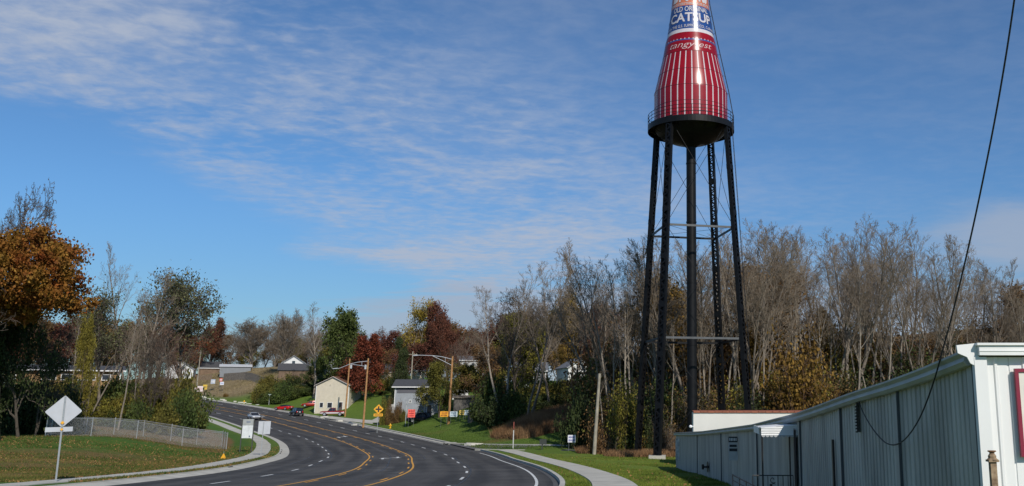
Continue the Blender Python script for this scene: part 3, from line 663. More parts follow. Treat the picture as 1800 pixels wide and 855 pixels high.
# ------------------------------------------------------------------ the long shed on the right
def build_shed():
    # eave line in photograph pixels with depth
    EV = [(1712, 622, 12.0), (1630, 665 - 10, 14.2), (1578, 673, 15.5), (1509, 694, 18.0), (1440, 719, 21.4), (1407, 730, 23.6), (1331, 748, 30.5), (1268, 756, 41.5), (1226, 761, 53), (1188, 762, 66)]
    BS = [(-2.6), (-2.68), (-2.75), (-2.8), (-2.9), (-3.0), (-3.2), None, None, None]
    T = thing('corrugated_shed', 'long low grey-white corrugated metal shed with a bright white street front', 'shed', (4.0, 12.0, EYE - 2.6))
    O = Vector((4.0, 12.0, EYE - 2.6))
    pe = [P(a, b, c) for a, b, c in EV]
    pb = []
    for p in pe: pb.append(Vector((p.x, p.y, H(p.x, p.y) - 0.5)))
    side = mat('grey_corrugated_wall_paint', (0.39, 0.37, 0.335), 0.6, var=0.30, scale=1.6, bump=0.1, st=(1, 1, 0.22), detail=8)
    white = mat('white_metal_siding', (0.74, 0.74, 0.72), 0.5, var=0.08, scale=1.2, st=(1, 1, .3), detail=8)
    # dense samples along the wall; corrugation as small steps of depth
    mb = MB(); cum = [0]
    for a, b in zip(pe[:-1], pe[1:]): cum.append(cum[-1] + (b - a).to_2d().length)
    Ltot = cum[-1]
    def at(arr, s):
        s = min(max(s, 0), Ltot); i = max(j for j in range(len(cum)) if cum[j] <= s + 1e-9); i = min(i, len(cum) - 2)
        return arr[i].lerp(arr[i + 1], (s - cum[i]) / (cum[i + 1] - cum[i]))
    N = Vector((-1, -0.075, 0)).normalized()
    s = 0.0; prof = []
    rng = random.Random(4)
    while s < Ltot:
        w = 0.19 + 0.02 * rng.random()
        prof += [(s, 0.0), (s + w * 0.62, 0.0), (s + w * 0.68, -0.028), (s + w * 0.94, -0.028)]; s += w
    V = []; Fc = []
    for i, (q, dep) in enumerate(prof):
        t = at(pe, q) + N * dep; b = at(pb, q) + N * dep; V += [tuple(t - O), tuple(b - O)]
        if i: k = 2 * i; Fc.append((k - 2, k, k + 1, k - 1))
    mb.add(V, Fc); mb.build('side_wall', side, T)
    # joint battens and dark seams
    for px in (1712, 1578, 1478, 1407, 1331, 1268, 1226):
        best = min(np.linspace(0, Ltot, 900), key=lambda t: abs(proj(at(pe, t))[0] - px)); sm = MB()
        a = at(pe, best) - O; b = at(pb, best) - O; sm.bar(a + N * .02, b + N * .02, 0.03, 0.05, up=N)
        sm.build('wall_seam', mat('dark_wall_seam', (0.07, 0.075, 0.08), 0.7), T)
        sm = MB(); sm.bar(at(pe, best + .16) - O + N * .01, at(pb, best + .16) - O + N * .01, 0.22, 0.02, up=N); sm.build('cover_strip', side, T)
    # gutter
    gt = MB(); gp = [(0.0, -0.15), (-0.10, -0.15), (-0.15, -0.10), (-0.13, -0.04), (-0.19, 0.0), (-0.19, 0.03), (0.0, 0.03)]
    prev = None
    samples = [at(pe, t) for t in np.linspace(0, Ltot, 60)]
    k0 = len(gt.v)
    for p in samples:
        for gx, gz in gp: gt.v.append(tuple(p - O - N * gx * 1.0 * -1 * -1 + Vector((0, 0, gz)) if False else p - O + N * (-gx) + Vector((0, 0, gz))))
    m_ = len(gp)
    for i in range(len(samples) - 1):
        for j in range(m_): gt.f.append((k0 + i * m_ + j, k0 + i * m_ + (j + 1) % m_, k0 + (i + 1) * m_ + (j + 1) % m_, k0 + (i + 1) * m_ + j)); gt.mi.append(0)
    gt.f.append(tuple(range(k0, k0 + m_))); gt.mi.append(0)
    gt.build('gutter', mat('pale_gutter_metal', (0.40, 0.40, 0.39), 0.5, var=0.12, scale=2), T)
    cp_ = MB(); c0 = pe[0] - O
    prof2 = [(0.02, -0.17), (-0.02, -0.17), (-0.10, -0.13), (-0.14, -0.05), (-0.26, 0.0), (-0.27, 0.10), (0.02, 0.13)]
    cp_.add([c0 + N * (-g) + Vector((0, e, z)) for e in (-.14, -.10) for g, z in prof2], [tuple(range(7)), tuple(range(7, 14))[::-1]] + [(i, 7 + i, 7 + (i + 1) % 7, (i + 1) % 7) for i in range(7)])
    cp_.build('gutter_end', white, T)
    # roof: rises gently from the eave towards the right
    rf = MB(); RV = []
    for t in np.linspace(0, Ltot, 40):
        p = at(pe, t) - O; RV.append((p, p + Vector((7.0, 0.2, 0.42 if t > 12 else 0.5))))
    V = []
    for a, b in RV: V += [a + N * .05 + Vector((0, 0, .05)), b, a + N * .05 + Vector((0, 0, .01)), b - Vector((0, 0, .05))]
    Fc = []
    for i in range(len(RV) - 1): k = 4 * i; Fc += [(k, k + 1, k + 5, k + 4), (k + 2, k + 6, k + 7, k + 3), (k, k + 4, k + 6, k + 2)]
    rf.add(V, Fc); rf.build('roof', mat('grey_roof_metal', (0.10, 0.10, 0.105), 0.6, var=0.15), T)
    # far end wall and right-hand back wall
    ew = MB(); a = pe[-1] - O; b = pb[-1] - O
    ew.prism([(a.x, b.z), (a.x + 7, b.z), (a.x + 7, a.z + .35), (a.x, a.z)], a.y - .06, a.y, 'y'); ew.build('end_wall', side, T)
    # street front, facing the camera
    x0 = pe[0].x + 0.06; zt = P(1760, 628, 11.9).z; fy = 11.93
    fw = MB(); x = x0; V = []; Fc = []; i = 0
    while x < x0 + 7:
        pts = [(x, 0), (x + .15, 0), (x + .165, -.022), (x + .195, -.022), (x + .21, 0)] if i % 2 == 0 else [(x, 0), (x + .12, 0), (x + .125, .012), (x + .145, .012), (x + .15, 0)]
        for (u, dd) in pts: V += [(u - O.x, fy + dd - O.y, zt - O.z), (u - O.x, fy + dd - O.y, -1.5)]
        x = pts[-1][0] + 0.002; i += 1
    for k in range(2, len(V), 2): Fc.append((k - 2, k, k + 1, k - 1))
    fw.add(V, Fc); fw.build('front_wall', white, T)
    ct = MB()
    ct.box((x0 - O.x - .03 , fy - O.y - .03, zt / 2 - O.z / 2 - .75), (0.16, 0.10, zt - O.z + 1.5)); ct.build('corner_trim', white, T)
    fb = MB(); zb2 = P(1716, 625, 11.85).z; zt2 = P(1716, 607, 11.8).z; ln = 7.2
    fb.box((x0 - O.x + ln / 2 - .06, fy - O.y - .07, (zb2 + zt2) / 2 - O.z), (ln, 0.16, zt2 - zb2)); fb.box((x0 - O.x + ln / 2 - .07, fy - O.y - .08, zt2 - O.z + .012), (ln + .04, 0.20, 0.03)); fb.box((x0 - O.x + ln / 2 - .06, fy - O.y - .075, (zb2 + zt2) / 2 - O.z - .01), (ln + .01, 0.168, 0.012))
    fb.build('fascia', white, T)
    # sign on the street front
    S = thing('framed_sign', 'white sign with a maroon frame mounted on the white shed front', 'sign', (P(1787, 665, 11.8).x, 11.86, EYE - 1.6))
    z1 = P(1786, 648, 11.8).z - (EYE - 1.6); z2 = P(1786, 804, 11.8).z - (EYE - 1.6); fr = MB(); red = mat('maroon_frame_paint', (0.22, 0.012, 0.035), 0.4)
    for (c, dd) in (((.022, 0, (z1 + z2) / 2), (.045, .05, z1 - z2)), ((1.2, 0, z1 - .022), (2.355, .048, .045)), ((1.2, 0, z2 + .022), (2.355, .048, .045)), ((2.378, 0, (z1 + z2) / 2), (.045, .05, z1 - z2))): fr.box(c, dd)
    fr.build('frame', red, S); MB().box((1.2, .005, (z1 + z2) / 2), (2.3, .02, z1 - z2 - .05)).build('panel', mat('cream_sign_panel', (.70, .66, .58), .5), S)
    # awning over the side door
    wp = at(pe, cum[5] + 0.35) - O; A = thing('door_awning', 'white aluminium awning with scalloped edge over the side door of the shed', 'awning', O + wp)
    aw = P(1338, 762, 23.9); ar = P(1403, 762, 23.9); W = ar.x - aw.x; ztl = P(1334, 752, 23.9).z - (O + wp).z; ztr = -0.22; zlo = P(1334, 765, 23.9).z - (O + wp).z
    ep = MB(); nrib = 6
    for i in range(nrib):
        za = zlo + (ztr - zlo) * i / nrib; zb_ = zlo + (ztr - zlo) * (i + 1) / nrib
        def xl(z): return -W if z <= ztl else -W + W * (z - ztl) / (ztr - ztl)
        ep.add([(xl(za), -.01, za), (0, -.01, za), (0, .02, zb_), (xl(zb_), .02, zb_)], [(0, 1, 2, 3)])
        ep.add([(xl(zb_), .02, zb_), (0, .02, zb_), (0, -.01, zb_), (xl(zb_), -.01, zb_)], [(0, 1, 2, 3)])
    ep.build('end_panel', white, A)
    tp = MB(); tp.add([(-W, 0, ztl), (0, 0, ztr), (0, 1.4, ztr), (-W, 1.4, ztl), (-W, 0, ztl - .02), (0, 0, ztr - .02), (0, 1.4, ztr - .02), (-W, 1.4, ztl - .02)], [(0, 1, 2, 3), (4, 7, 6, 5), (0, 4, 5, 1), (3, 2, 6, 7), (0, 3, 7, 4)])
    tp.box((-W, 1.3, (ztl + zlo) / 2), (.03, 1.4, ztl - zlo)); tp.build('top_panel', white, A)
    sc = MB()
    for i in range(9):
        cx = -W + W * (i + .5) / 9; r = W / 18
        sc.prism([(cx - r, zlo), (cx - r * .7, zlo - r * .8), (cx, zlo - r * 1.1), (cx + r * .7, zlo - r * .8), (cx + r, zlo)], -.015, .0, 'y')
    sc.build('scalloped_edge', mat('weathered_trim_paint', (.35, .36, .36), .5), A)
    iron = mat('black_wrought_iron', (0.015, 0.014, 0.014), 0.5)
    ps = MB(); 
    ps.tube((-W + .02, .03, zlo), (-W + .02, .03, zlo - 2.4), .022, n=6); ps.build('post', iron, A)
    pr = MB(); pr.tube((-W + .22, .03, zlo - 1.2), (-W + .22, .03, zlo - 2.4), .035, n=6); pr.build('post', iron, A)
    # door
    D = at(pe, cum[5] + 1.0) - O; dr = MB(); dz0 = -0.45
    dr.box((D.x - .05, D.y - .65, D.z - 1.45), (0.05, 0.10, 2.3)); dr.box((D.x - .05, D.y + .35, D.z - 1.45), (0.05, 0.10, 2.3)); dr.box((D.x - .05, D.y - .15, D.z - .32), (0.05, 1.0, .08)); dr.build('door_frame', mat('dark_brown_door_frame', (.05, .035, .03), .6), T)
    MB().box((D.x - .03, D.y - .15, D.z - 1.45), (.03, .9, 2.2)).build('door', mat('weathered_grey_door', (.22, .22, .22), .6), T)
    # iron hand rails
    RLT = thing('iron_railing', 'black wrought iron hand railing with a scroll beside the shed steps', 'railing', P(1335, 900, 23.0))
    ro = P(1335, 900, 23.0); rm = MB()
    pa, pc = P(1323, 836, 23.2) - ro, P(1394, 836, 23.2) - ro; rm.tube(pa, pc, .014, n=5)
    for i in range(9):
        q = pa.lerp(pc, i / 8)
        if i == 4: continue
        rm.tube(q, q - Vector((0, 0, .75)), .010, n=5)
    for k, sg in ((0, 1), (1, -1)):
        c = pa.lerp(pc, .5) + Vector((0, 0, -.10 - .17 * k)); rm.path([c + Vector((math.cos(t) * (.02 + .012 * t), 0, math.sin(t) * (.02 + .012 * t) * sg)) for t in np.linspace(0, 5.5, 14)], .009, 5)
    rm.build('landing_rail', iron, RLT)
    rm = MB(); pa, pc = P(1288, 835, 22.0) - ro, P(1352, 868, 19.5) - ro; rm.tube(pa, pc, .016, n=5); rm.tube(pa - Vector((0, 0, .12)), pc - Vector((0, 0, .12)), .010, n=5)
    for i in range(6): q = pa.lerp(pc, i / 5); rm.tube(q + Vector((0, 0, .02)), q - Vector((0, 0, .8)), .013, n=5)
    rm.build('stair_rail', iron, RLT)
    def wall_pt(px, py):
        best = min(np.linspace(0, Ltot, 1500), key=lambda t: abs(proj(at(pe, t))[0] - px)); p = at(pe, best); q = P(px, py, p.y); return q, at(pe, min(best + .01, Ltot)), best
    wdir = lambda s_: (at(pe, min(s_ + .5, Ltot)) - at(pe, max(s_ - .5, 0))).to_2d().to_3d().normalized()
    def wall_panel(px0, px1, py0, py1, thick=.03):      # returns corner points on the wall
        a_, _, s0 = wall_pt(px0, py0); b_, _, s1 = wall_pt(px1, py0); c_, _, _ = wall_pt(px0, py1); return a_, b_, c_, s0, s1
    # notice board on the wall
    a_, b_, c_, s0, s1 = wall_panel(1283, 1298.5, 762, 801)
    NB = thing('notice_board', 'white notice board with black lettering fixed on the grey shed wall', 'sign', (a_.x, a_.y, c_.z))
    dd = b_ - a_; dd.z = 0; hgt = a_.z - c_.z; ln = dd.length; dn = dd.normalized(); N0 = N; N = Vector((-abs(dn.y), abs(dn.x) * (-1 if dn.x * dn.y < 0 else 1) * 1.0, 0)); N = Vector((dn.y, -dn.x, 0)) if dn.y < 0 else Vector((-dn.y, dn.x, 0)); dn = Vector((1, 0, 0)); N = Vector((0, -1, 0)); ln = .34; dd = Vector((ln, 0, 0)); NB.location = (b_.x - ln - .05, b_.y, c_.z); hgt = 39 / 1600 * b_.y; Mx = Matrix.Identity(3)
    MB().box(dd / 2 + N * .03 + Vector((0, 0, hgt / 2)), (ln, .03, hgt), Mx).build('board', mat('aged_board_paint', (.42, .43, .42), .6, var=.15, scale=2), NB)
    lt = MB()
    for (f0, f1, g0_, g1_) in ((.0, 1, .76, 1.0), (.1, .9, .66, .56), (.08, .95, .38, .50)):
        lt.box(dn * ln * (f0 + f1) / 2 + N * .05 + Vector((0, 0, hgt * (g0_ + g1_) / 2)), (ln * (f1 - f0), .012, hgt * abs(g1_ - g0_)), Mx)
    lt.build('lettering', mat('black_sign_ink', (.02, .02, .022), .6), NB)
    lw = MB()
    for i in range(5): lw.box(dn * ln * (.15 + .17 * i) + N * .06 + Vector((0, 0, hgt * .88)), (ln * .09, .01, hgt * .12), Mx)
    lw.build('lettering', white, NB)
    a_, b_, c_, s0, s1 = wall_panel(1195, 1203, 771, 808); Mx = Matrix.Identity(3)
    n2 = MB(); dd = b_ - a_; dd.z = 0; hgt = a_.z - c_.z; n2.box(a_ + Vector((-.16, -.3, -hgt / 2)), (.26, .04, hgt), Mx)
    o = n2.build('narrow_notice', mat('faded_notice', (.50, .50, .47), .6, var=.5, scale=3.5)); tag(o, 'narrow faded upright notice at the far corner of the shed wall', 'sign')
    N = N0
    # spigot
    q, _, _ = wall_pt(1246, 821); sp_ = MB(); sp_.tube(q, q + N * .35, .05, n=8); sp_.tube(q + N * .05, q + N * .08, .26, n=10); sp_.tube(q + N * .3 + Vector((0, 0, -.12)), q + N * .3 + Vector((0, 0, .12)), .06, n=8)
    tag(sp_.build('wall_vent_pipe', iron), 'short black pipe with a round flange sticking out of the grey shed wall', 'pipe')
    # dark slot window and toothed bracket near the cable
    q, _, s_ = wall_pt(1465.5, 773); mbb = MB(); mbb.bar(q + N * .02, q + N * .02 - Vector((0, 0, 1.6)), .055, .045, up=N); mbb.build('slot_window', mat('dark_opening', (.012, .012, .014), .4), T).matrix_parent_inverse = Matrix.Translation(-O)
    q, _, s_ = wall_pt(1510, 708); br = MB(); br.bar(q + N * .03, q + N * .03 - Vector((0, 0, .55)), .05, .06, up=N)
    for i in range(9): c = q + N * .06 - Vector((0, .05, .05 + .058 * i)); br.add([c, c - Vector((0, 0, .05)), c + N * .05 - Vector((0, 0, .035)), c + Vector((0, .03, 0)), c + Vector((0, .03, -.05))], [(0, 2, 1), (0, 3, 2), (3, 4, 2), (1, 2, 4)])
    tag(br.build('toothed_bracket', mat('rusty_dark_metal', (.05, .045, .04), .7, var=.3, scale=20)), 'dark toothed metal bracket under the shed gutter where the cable hangs', 'bracket')
    # rusty post in front of the white street front
    RP = thing('rusty_post', 'rust-stained square metal post with pointed cap before the white shed front', 'post', (P(1751, 900, 11.5).x, 11.5, H(4.2, 11.5)))
    rl_ = RP.location; zt_ = P(1751, 812, 11.5).z - rl_.z; rust = mat('rusty_cream_post', (.10, .055, .03), .85, var=.0, scale=11, col2=(.42, .31, .19)); brown = mat('rust_brown', (.16, .075, .03), .85, var=.3, scale=25)
    MB().box((0, 0, zt_ / 2), (.075, .075, zt_)).build('shaft', rust, RP)
    c_ = MB(); c_.box((0, 0, zt_ + .012), (.125, .125, .024)); c_.lathe([(.075, zt_ + .024), (.05, zt_ + .045), (.052, zt_ + .07), (.03, zt_ + .10), (.035, zt_ + .115)], 8); c_.build('cap', rust, RP)
    c_ = MB(); c_.lathe([(.012, zt_ + .10), (.055, zt_ + .122), (.05, zt_ + .132), (.0, zt_ + .134)], 10); c_.build('finial', brown, RP)
    # hanging cable
    pts = [(1509, 694, 17.75), (1513, 716, 17.6), (1530, 748, 16.7), (1550, 773, 15.9), (1566, 782, 15.3), (1582, 779, 14.8), (1600, 762, 14.3), (1620, 728, 13.8), (1640, 675, 13.2), (1657, 616, 12.7), (1676, 545, 12.2), (1700, 445, 11.6), (1722, 345, 11.0), (1748, 215, 10.4), (1768, 100, 9.9), (1783, 0, 9.5), (1800, -120, 9.0), (1815, -260, 8.6)]
    arr = np.array([tuple(P(*p)) for p in pts]); sm_ = []
    for i in range(len(arr) - 1):
        p0, p1, p2, p3 = arr[max(i - 1, 0)], arr[i], arr[i + 1], arr[min(i + 2, len(arr) - 1)]
        for t in (0, .25, .5, .75): sm_.append(tuple(.5 * ((2 * p1) + (p2 - p0) * t + (2 * p0 - 5 * p1 + 4 * p2 - p3) * t * t + (3 * p1 - p0 - 3 * p2 + p3) * t ** 3)))
    sm_.append(tuple(arr[-1]))
    tag(MB().path(sm_, .011, 6).build('service_cable', mat('black_cable', (.012, .012, .013), .6)), 'black service cable sagging from above onto the shed gutter', 'cable')
    # white rendered building behind the shed
    W2 = thing('white_block_building', 'flat white building with a rust red coping behind the grey shed', 'building', (0, 0, 0))
    a_ = P(1219, 757, 73); W2.location = (a_.x, 73, H(a_.x, 73)); zt_ = P(1219, 726, 73).z - W2.location.z; wd = 13.5
    MB().box((wd / 2, 2.5, zt_ / 2 - .5), (wd, 5.0, zt_ + 1.0)).build('wall', mat('white_render', (.66, .64, .59), .85, var=.06, scale=.6), W2)
    c_ = MB()
    for i in range(24): c_.box((wd * (i + .5) / 24, 2.5, zt_ + .07 + (.004 if i % 2 else 0)), (wd / 24 - .03, 5.2, .13))
    c_.build('coping', mat('rust_red_coping', (.27, .085, .045), .7, var=.25, scale=3), W2)
    lp = MB(); q = P(1214, 750, 72.8); lp.lathe([(.0, -.12), (.1, -.08), (.13, 0), (.1, .08), (0, .12)], 10, tuple(q)); lp.tube(q, q + Vector((.3, .3, 0)), .03)
    tag(lp.build('wall_lamp', mat('white_lamp_glass', (.8, .8, .8), .3)), 'small white globe lamp at the corner of the flat white building', 'lamp')
def proj(p):
    x, y, z = p[0], p[1], p[2] - EYE
    dep = y * CP + z * SP; up = -y * SP + z * CP
    return PX + F * x / dep, PY - F * up / dep
build_shed()

# ------------------------------------------------------------------ trees
def segs_mesh(name, A, B, RA, RB, n, m, parent):
    A, B = np.array(A), np.array(B); RA, RB = np.array(RA)[:, None, None], np.array(RB)[:, None, None]
    d = B - A; L = np.linalg.norm(d, axis=1, keepdims=True) + 1e-9; d = d / L
    ref = np.where(np.abs(d[:, 2:3]) > 0.9, np.array([[1., 0, 0]]), np.array([[0, 0, 1.]]))
    x = np.cross(ref, d); x /= np.linalg.norm(x, axis=1, keepdims=True); y = np.cross(d, x)
    t = 2 * np.pi * np.arange(n) / n; c = np.cos(t)[None, :, None]; s_ = np.sin(t)[None, :, None]
    ring = x[:, None] * c + y[:, None] * s_
    V = np.concatenate([A[:, None] + ring * RA, B[:, None] + ring * RB], 1).reshape(-1, 3)
    k = np.arange(len(A))[:, None, None] * 2 * n; j = np.arange(n); j2 = (j + 1) % n
    Q = (np.stack([j, j2, j2 + n, j + n], 1)[None] + k).reshape(-1, 4)
    return raw_mesh(name, V, Q, m, parent, True)
def raw_mesh(name, V, Q, m, parent=None, smooth=False):
    me = bpy.data.meshes.new(name); me.vertices.add(len(V)); me.vertices.foreach_set('co', V.astype(np.float32).ravel())
    w = Q.shape[1]
    me.loops.add(Q.size); me.loops.foreach_set('vertex_index', Q.ravel().astype(np.int32)); me.polygons.add(len(Q)); me.polygons.foreach_set('loop_start', np.arange(0, Q.size, w, dtype=np.int32))
    if smooth: me.polygons.foreach_set('use_smooth', np.ones(len(Q), bool))
    me.update(calc_edges=True); me.materials.append(m)
    o = bpy.data.objects.new(name, me); COL.objects.link(o)
    if parent: o.parent = parent
    return o
def skeleton(rng, Hh, bare_frac, r0, spread, nch=(12, 6, 5, 4), lens=(0.42, 0.42, 0.45, 0.5), up=0.35, fork=1, wob=0.10, minr=0.018, ang=0.75):
    """recursive branching; returns segment lists for the trunk and limbs, for the twigs, and the twig nodes"""
    TR = ([], [], [], []); TW = ([], [], [], []); nodes = []
    def grow(p, d, L, r, lev):
        ns = (9, 6, 4, 3, 2)[lev]; pts = [p]; dirs = [d]; rr = [r]
        for i in range(ns):
            d = d + rng.normal(0, wob * (1 + 0.8 * lev), 3) + np.array([0, 0, up * 0.16 * (lev > 0)]); d = d / np.linalg.norm(d)
            p = p + d * L / ns; pts.append(p); dirs.append(d); rr.append(max(minr * (0.7 if lev > 2 else 1), r * (1 - 0.86 * ((i + 1) / ns) ** 0.9)))
        tgt = TR if lev <= 1 else TW
        for i in range(ns): tgt[0].append(pts[i]); tgt[1].append(pts[i + 1]); tgt[2].append(rr[i]); tgt[3].append(rr[i + 1])
        if lev >= 2: nodes.extend(pts[1:])
        if lev >= 4: return
        n = nch[lev]; 
        for c in range(n):
            f = (bare_frac + (1 - bare_frac) * (c + rng.random() * 0.8) / n) if lev == 0 else (0.2 + 0.8 * (c + rng.random()) / n)
            f = min(f, 0.98); k = f * ns; i = int(k); q = pts[i] + (pts[i + 1] - pts[i]) * (k - i); rq = rr[i] + (rr[i + 1] - rr[i]) * (k - i)
            az = rng.random() * 2 * np.pi if lev == 0 else rng.random() * 2 * np.pi
            t = dirs[i + 1]; o1 = np.cross(t, [0.3, 0.5, 0.8]); o1 /= np.linalg.norm(o1); o2 = np.cross(t, o1)
            side = o1 * np.cos(az) + o2 * np.sin(az); an = ang * (0.75 + 0.5 * rng.random())
            nd = t * np.cos(an) + side * np.sin(an); nd[2] += up * (0.3 if lev == 0 else 0.12); nd /= np.linalg.norm(nd)
            if lev == 0: l2 = Hh * lens[0] * spread * (1.15 - 0.75 * ((f - bare_frac) / max(1 - bare_frac, .01))) * (0.75 + 0.5 * rng.random())
            else: l2 = L * lens[lev] * (1.15 - 0.5 * f) * (0.7 + 0.6 * rng.random())
            grow(q, nd, l2, min(rq * 0.62, r * 0.5), lev + 1)
    for k in range(fork):
        d = np.array([rng.normal(0, 0.05 * fork), rng.normal(0, 0.05 * fork), 1.0]); d /= np.linalg.norm(d)
        grow(np.array([k * 0.25, 0, -0.4]), d, Hh * (0.9 + 0.1 * rng.random()), r0 / fork ** 0.4, 0)
    return TR, TW, np.array(nodes)
def leaf_mesh(rng, C, size, m, parent, name='crown', flat=0.0):
    n = len(C); a = rng.normal(0, 1, (n, 3)); a /= np.linalg.norm(a, axis=1, keepdims=True)
    b = np.cross(a, rng.normal(0, 1, (n, 3))); b /= np.linalg.norm(b, axis=1, keepdims=True)
    s1 = (size * (0.6 + 0.8 * rng.random(n)))[:, None]; s2 = s1 * (0.5 + 0.3 * rng.random(n))[:, None]
    V = np.stack([C - a * s1, C - b * s2, C + a * s1, C + b * s2], 1).reshape(-1, 3)
    return raw_mesh(name, V, np.arange(n * 4).reshape(-1, 4), m, parent)
def bark(name, c, v=0.3): return mat(name, c, 0.95, var=v, scale=3.0, bump=0.5, bscale=20, island=0.0, spec=0.1)
def leafm(name, c, c2=None, isl=0.45, tr=0.25): return mat(name, c, 0.75, var=0.3, scale=0.45, col2=c2, island=isl, transl=tr, spec=0.25, detail=3)
BK_G = bark('grey_bark', (0.18, 0.15, 0.12)); BK_P = bark('pale_bark', (0.24, 0.205, 0.165)); BK_D = bark('dark_bark', (0.085, 0.07, 0.055))
TWG = mat('grey_brown_twigs', (0.22, 0.175, 0.13), 0.95, var=0.3, scale=0.6, spec=0.1); TWD = mat('dark_twigs', (0.10, 0.08, 0.065), 0.95, var=0.3, scale=0.6, spec=0.1); TWR = mat('reddish_twigs', (0.15, 0.095, 0.07), 0.95, var=0.3, scale=0.6, spec=0.1)
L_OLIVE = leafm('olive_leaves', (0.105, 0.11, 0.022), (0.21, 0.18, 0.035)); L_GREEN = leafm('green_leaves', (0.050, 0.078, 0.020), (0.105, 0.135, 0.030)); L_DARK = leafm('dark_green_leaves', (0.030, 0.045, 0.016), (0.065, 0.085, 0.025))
L_ORANGE = leafm('orange_leaves', (0.30, 0.075, 0.014), (0.25, 0.15, 0.022)); L_RUST = leafm('rust_leaves', (0.15, 0.042, 0.02), (0.24, 0.078, 0.03)); L_RED = leafm('dark_red_leaves', (0.10, 0.038, 0.024), (0.17, 0.062, 0.036))
L_YEL = leafm('yellow_leaves', (0.24, 0.17, 0.022), (0.40, 0.29, 0.04)); L_BROWN = leafm('brown_leaves', (0.14, 0.085, 0.034), (0.25, 0.15, 0.055)); L_GREY = leafm('grey_green_leaves', (0.085, 0.09, 0.045), (0.15, 0.145, 0.065))
L_GOLD = leafm('gold_brown_leaves', (0.15, 0.085, 0.02), (0.26, 0.17, 0.03)); L_YG = leafm('yellow_green_leaves', (0.14, 0.125, 0.02), (0.26, 0.225, 0.035))
PROTO = {}
def proto_tree(key, seed, tbark, twig, leaf=None, nleaf=0, lsize=0.22, extra=None, jit=0.5, **kw):
    """a tree of unit design height 20 m: parts trunk and crown (twigs, leaves under it)"""
    rng = np.random.default_rng(seed); TR, TW_, nodes = skeleton(rng, **kw)
    T = bpy.data.objects.new('tree', None); 
    o = segs_mesh('trunk', *TR, 6, tbark, None); t = segs_mesh('branches', *TW_, 3, twig, None)
    parts = [('trunk', o.data), ('branches', t.data)]
    bpy.data.objects.remove(o); bpy.data.objects.remove(t)
    if leaf:
        if extra is not None: C = extra(rng, nodes, nleaf)
        if key.startswith('oak'): nodes = C
        else:
            idx = rng.integers(0, len(nodes), nleaf); C = nodes[idx] + rng.normal(0, jit, (nleaf, 3))
        l = leaf_mesh(rng, C, lsize, leaf, None); parts.append(('crown', l.data)); bpy.data.objects.remove(l)
    zmax = max(float(np.percentile(nodes[:, 2], 99.5)), 1); wmax = float(np.percentile(np.abs(nodes[:, :2]), 97))
    PROTO[key] = (parts, zmax, wmax)
def clumpy(fr, rad):                       # leaves gathered on a random part of the twig nodes
    def f(rng, nodes, n):
        c = nodes[rng.integers(0, len(nodes), max(8, int(len(nodes) * fr)))]; i = rng.integers(0, len(c), n)
        r = rng.normal(0, 1, (n, 3)); r[:, 2] *= 0.7
        return c[i] + r * rad
    return f
def plant(key, px, Y, top, name, label, group=None, wid=None, cat='tree', rz=None, base=None, rng=random.Random(5)):
    """stand a tree at photograph column px and depth Y, its top reaching row top; wid = full width in photograph pixels"""
    parts, zm, wm = PROTO[key]; g = G(px, Y)
    if base is not None: g.z += base
    h = P(px, top, Y).z - g.z; sc = h / zm; sx = sc if wid is None else (wid / 1600 * Y / 2) / wm
    T = bpy.data.objects.new(name, None); COL.objects.link(T); T.location = g; T.rotation_euler = (0, 0, (px * 1.713 + Y * 2.39) % 6.28 if rz is None else rz); T.scale = (sx, sx, sc)
    tag(T, label, cat, group)
    for nm, me in parts:
        o = bpy.data.objects.new(nm, me); COL.objects.link(o); o.parent = T
    return T
def far_zone(x): return ('above the brick house' if x < 200 else 'above the dry slope' if x < 480 else 'above the beige garage' if x < 660 else 'above the blue-grey house' if x < 800 else 'above the grey upper houses')
def fence_zone(x): return ('the left part of the wire fence' if x < 130 else 'the middle of the wire fence' if x < 240 else 'the right end of the wire fence')
# --- designs
for i in range(5):
    proto_tree('bare%d' % i, 100 + i, BK_P if i % 2 else BK_G, TWG, Hh=20, bare_frac=0.34 + 0.05 * (i % 3), r0=0.24, spread=0.62, nch=(13, 6, 5, 4), lens=(0.38, 0.5, 0.5, 0.5), up=0.55, fork=1 + (i % 3 == 1) + (i == 4), wob=0.07, minr=0.0135, ang=0.62)
for i in range(3):
    proto_tree('pole%d' % i, 140 + i, BK_P, TWG, Hh=20, bare_frac=0.5, r0=0.17, spread=0.45, nch=(10, 5, 4, 4), lens=(0.34, 0.45, 0.5, 0.5), up=0.6, fork=1, wob=0.06, minr=0.013, ang=0.65)
proto_tree('vase0', 200, BK_G, TWG, Hh=14, bare_frac=0.10, r0=0.42, spread=1.15, nch=(16, 9, 6, 4), lens=(0.62, 0.45, 0.5, 0.5), up=0.8, fork=2, wob=0.05, minr=0.03, ang=0.72)
proto_tree('wide0', 210, BK_D, TWD, Hh=18, bare_frac=0.22, r0=0.38, spread=0.95, nch=(13, 7, 5, 4), lens=(0.5, 0.5, 0.5, 0.5), up=0.42, fork=2, wob=0.12, minr=0.03, ang=0.85)
proto_tree('wide1', 211, BK_G, TWR, Hh=18, bare_frac=0.22, r0=0.36, spread=0.95, nch=(13, 7, 6, 4), lens=(0.5, 0.5, 0.5, 0.5), up=0.4, fork=1, wob=0.12, minr=0.03, ang=0.85)
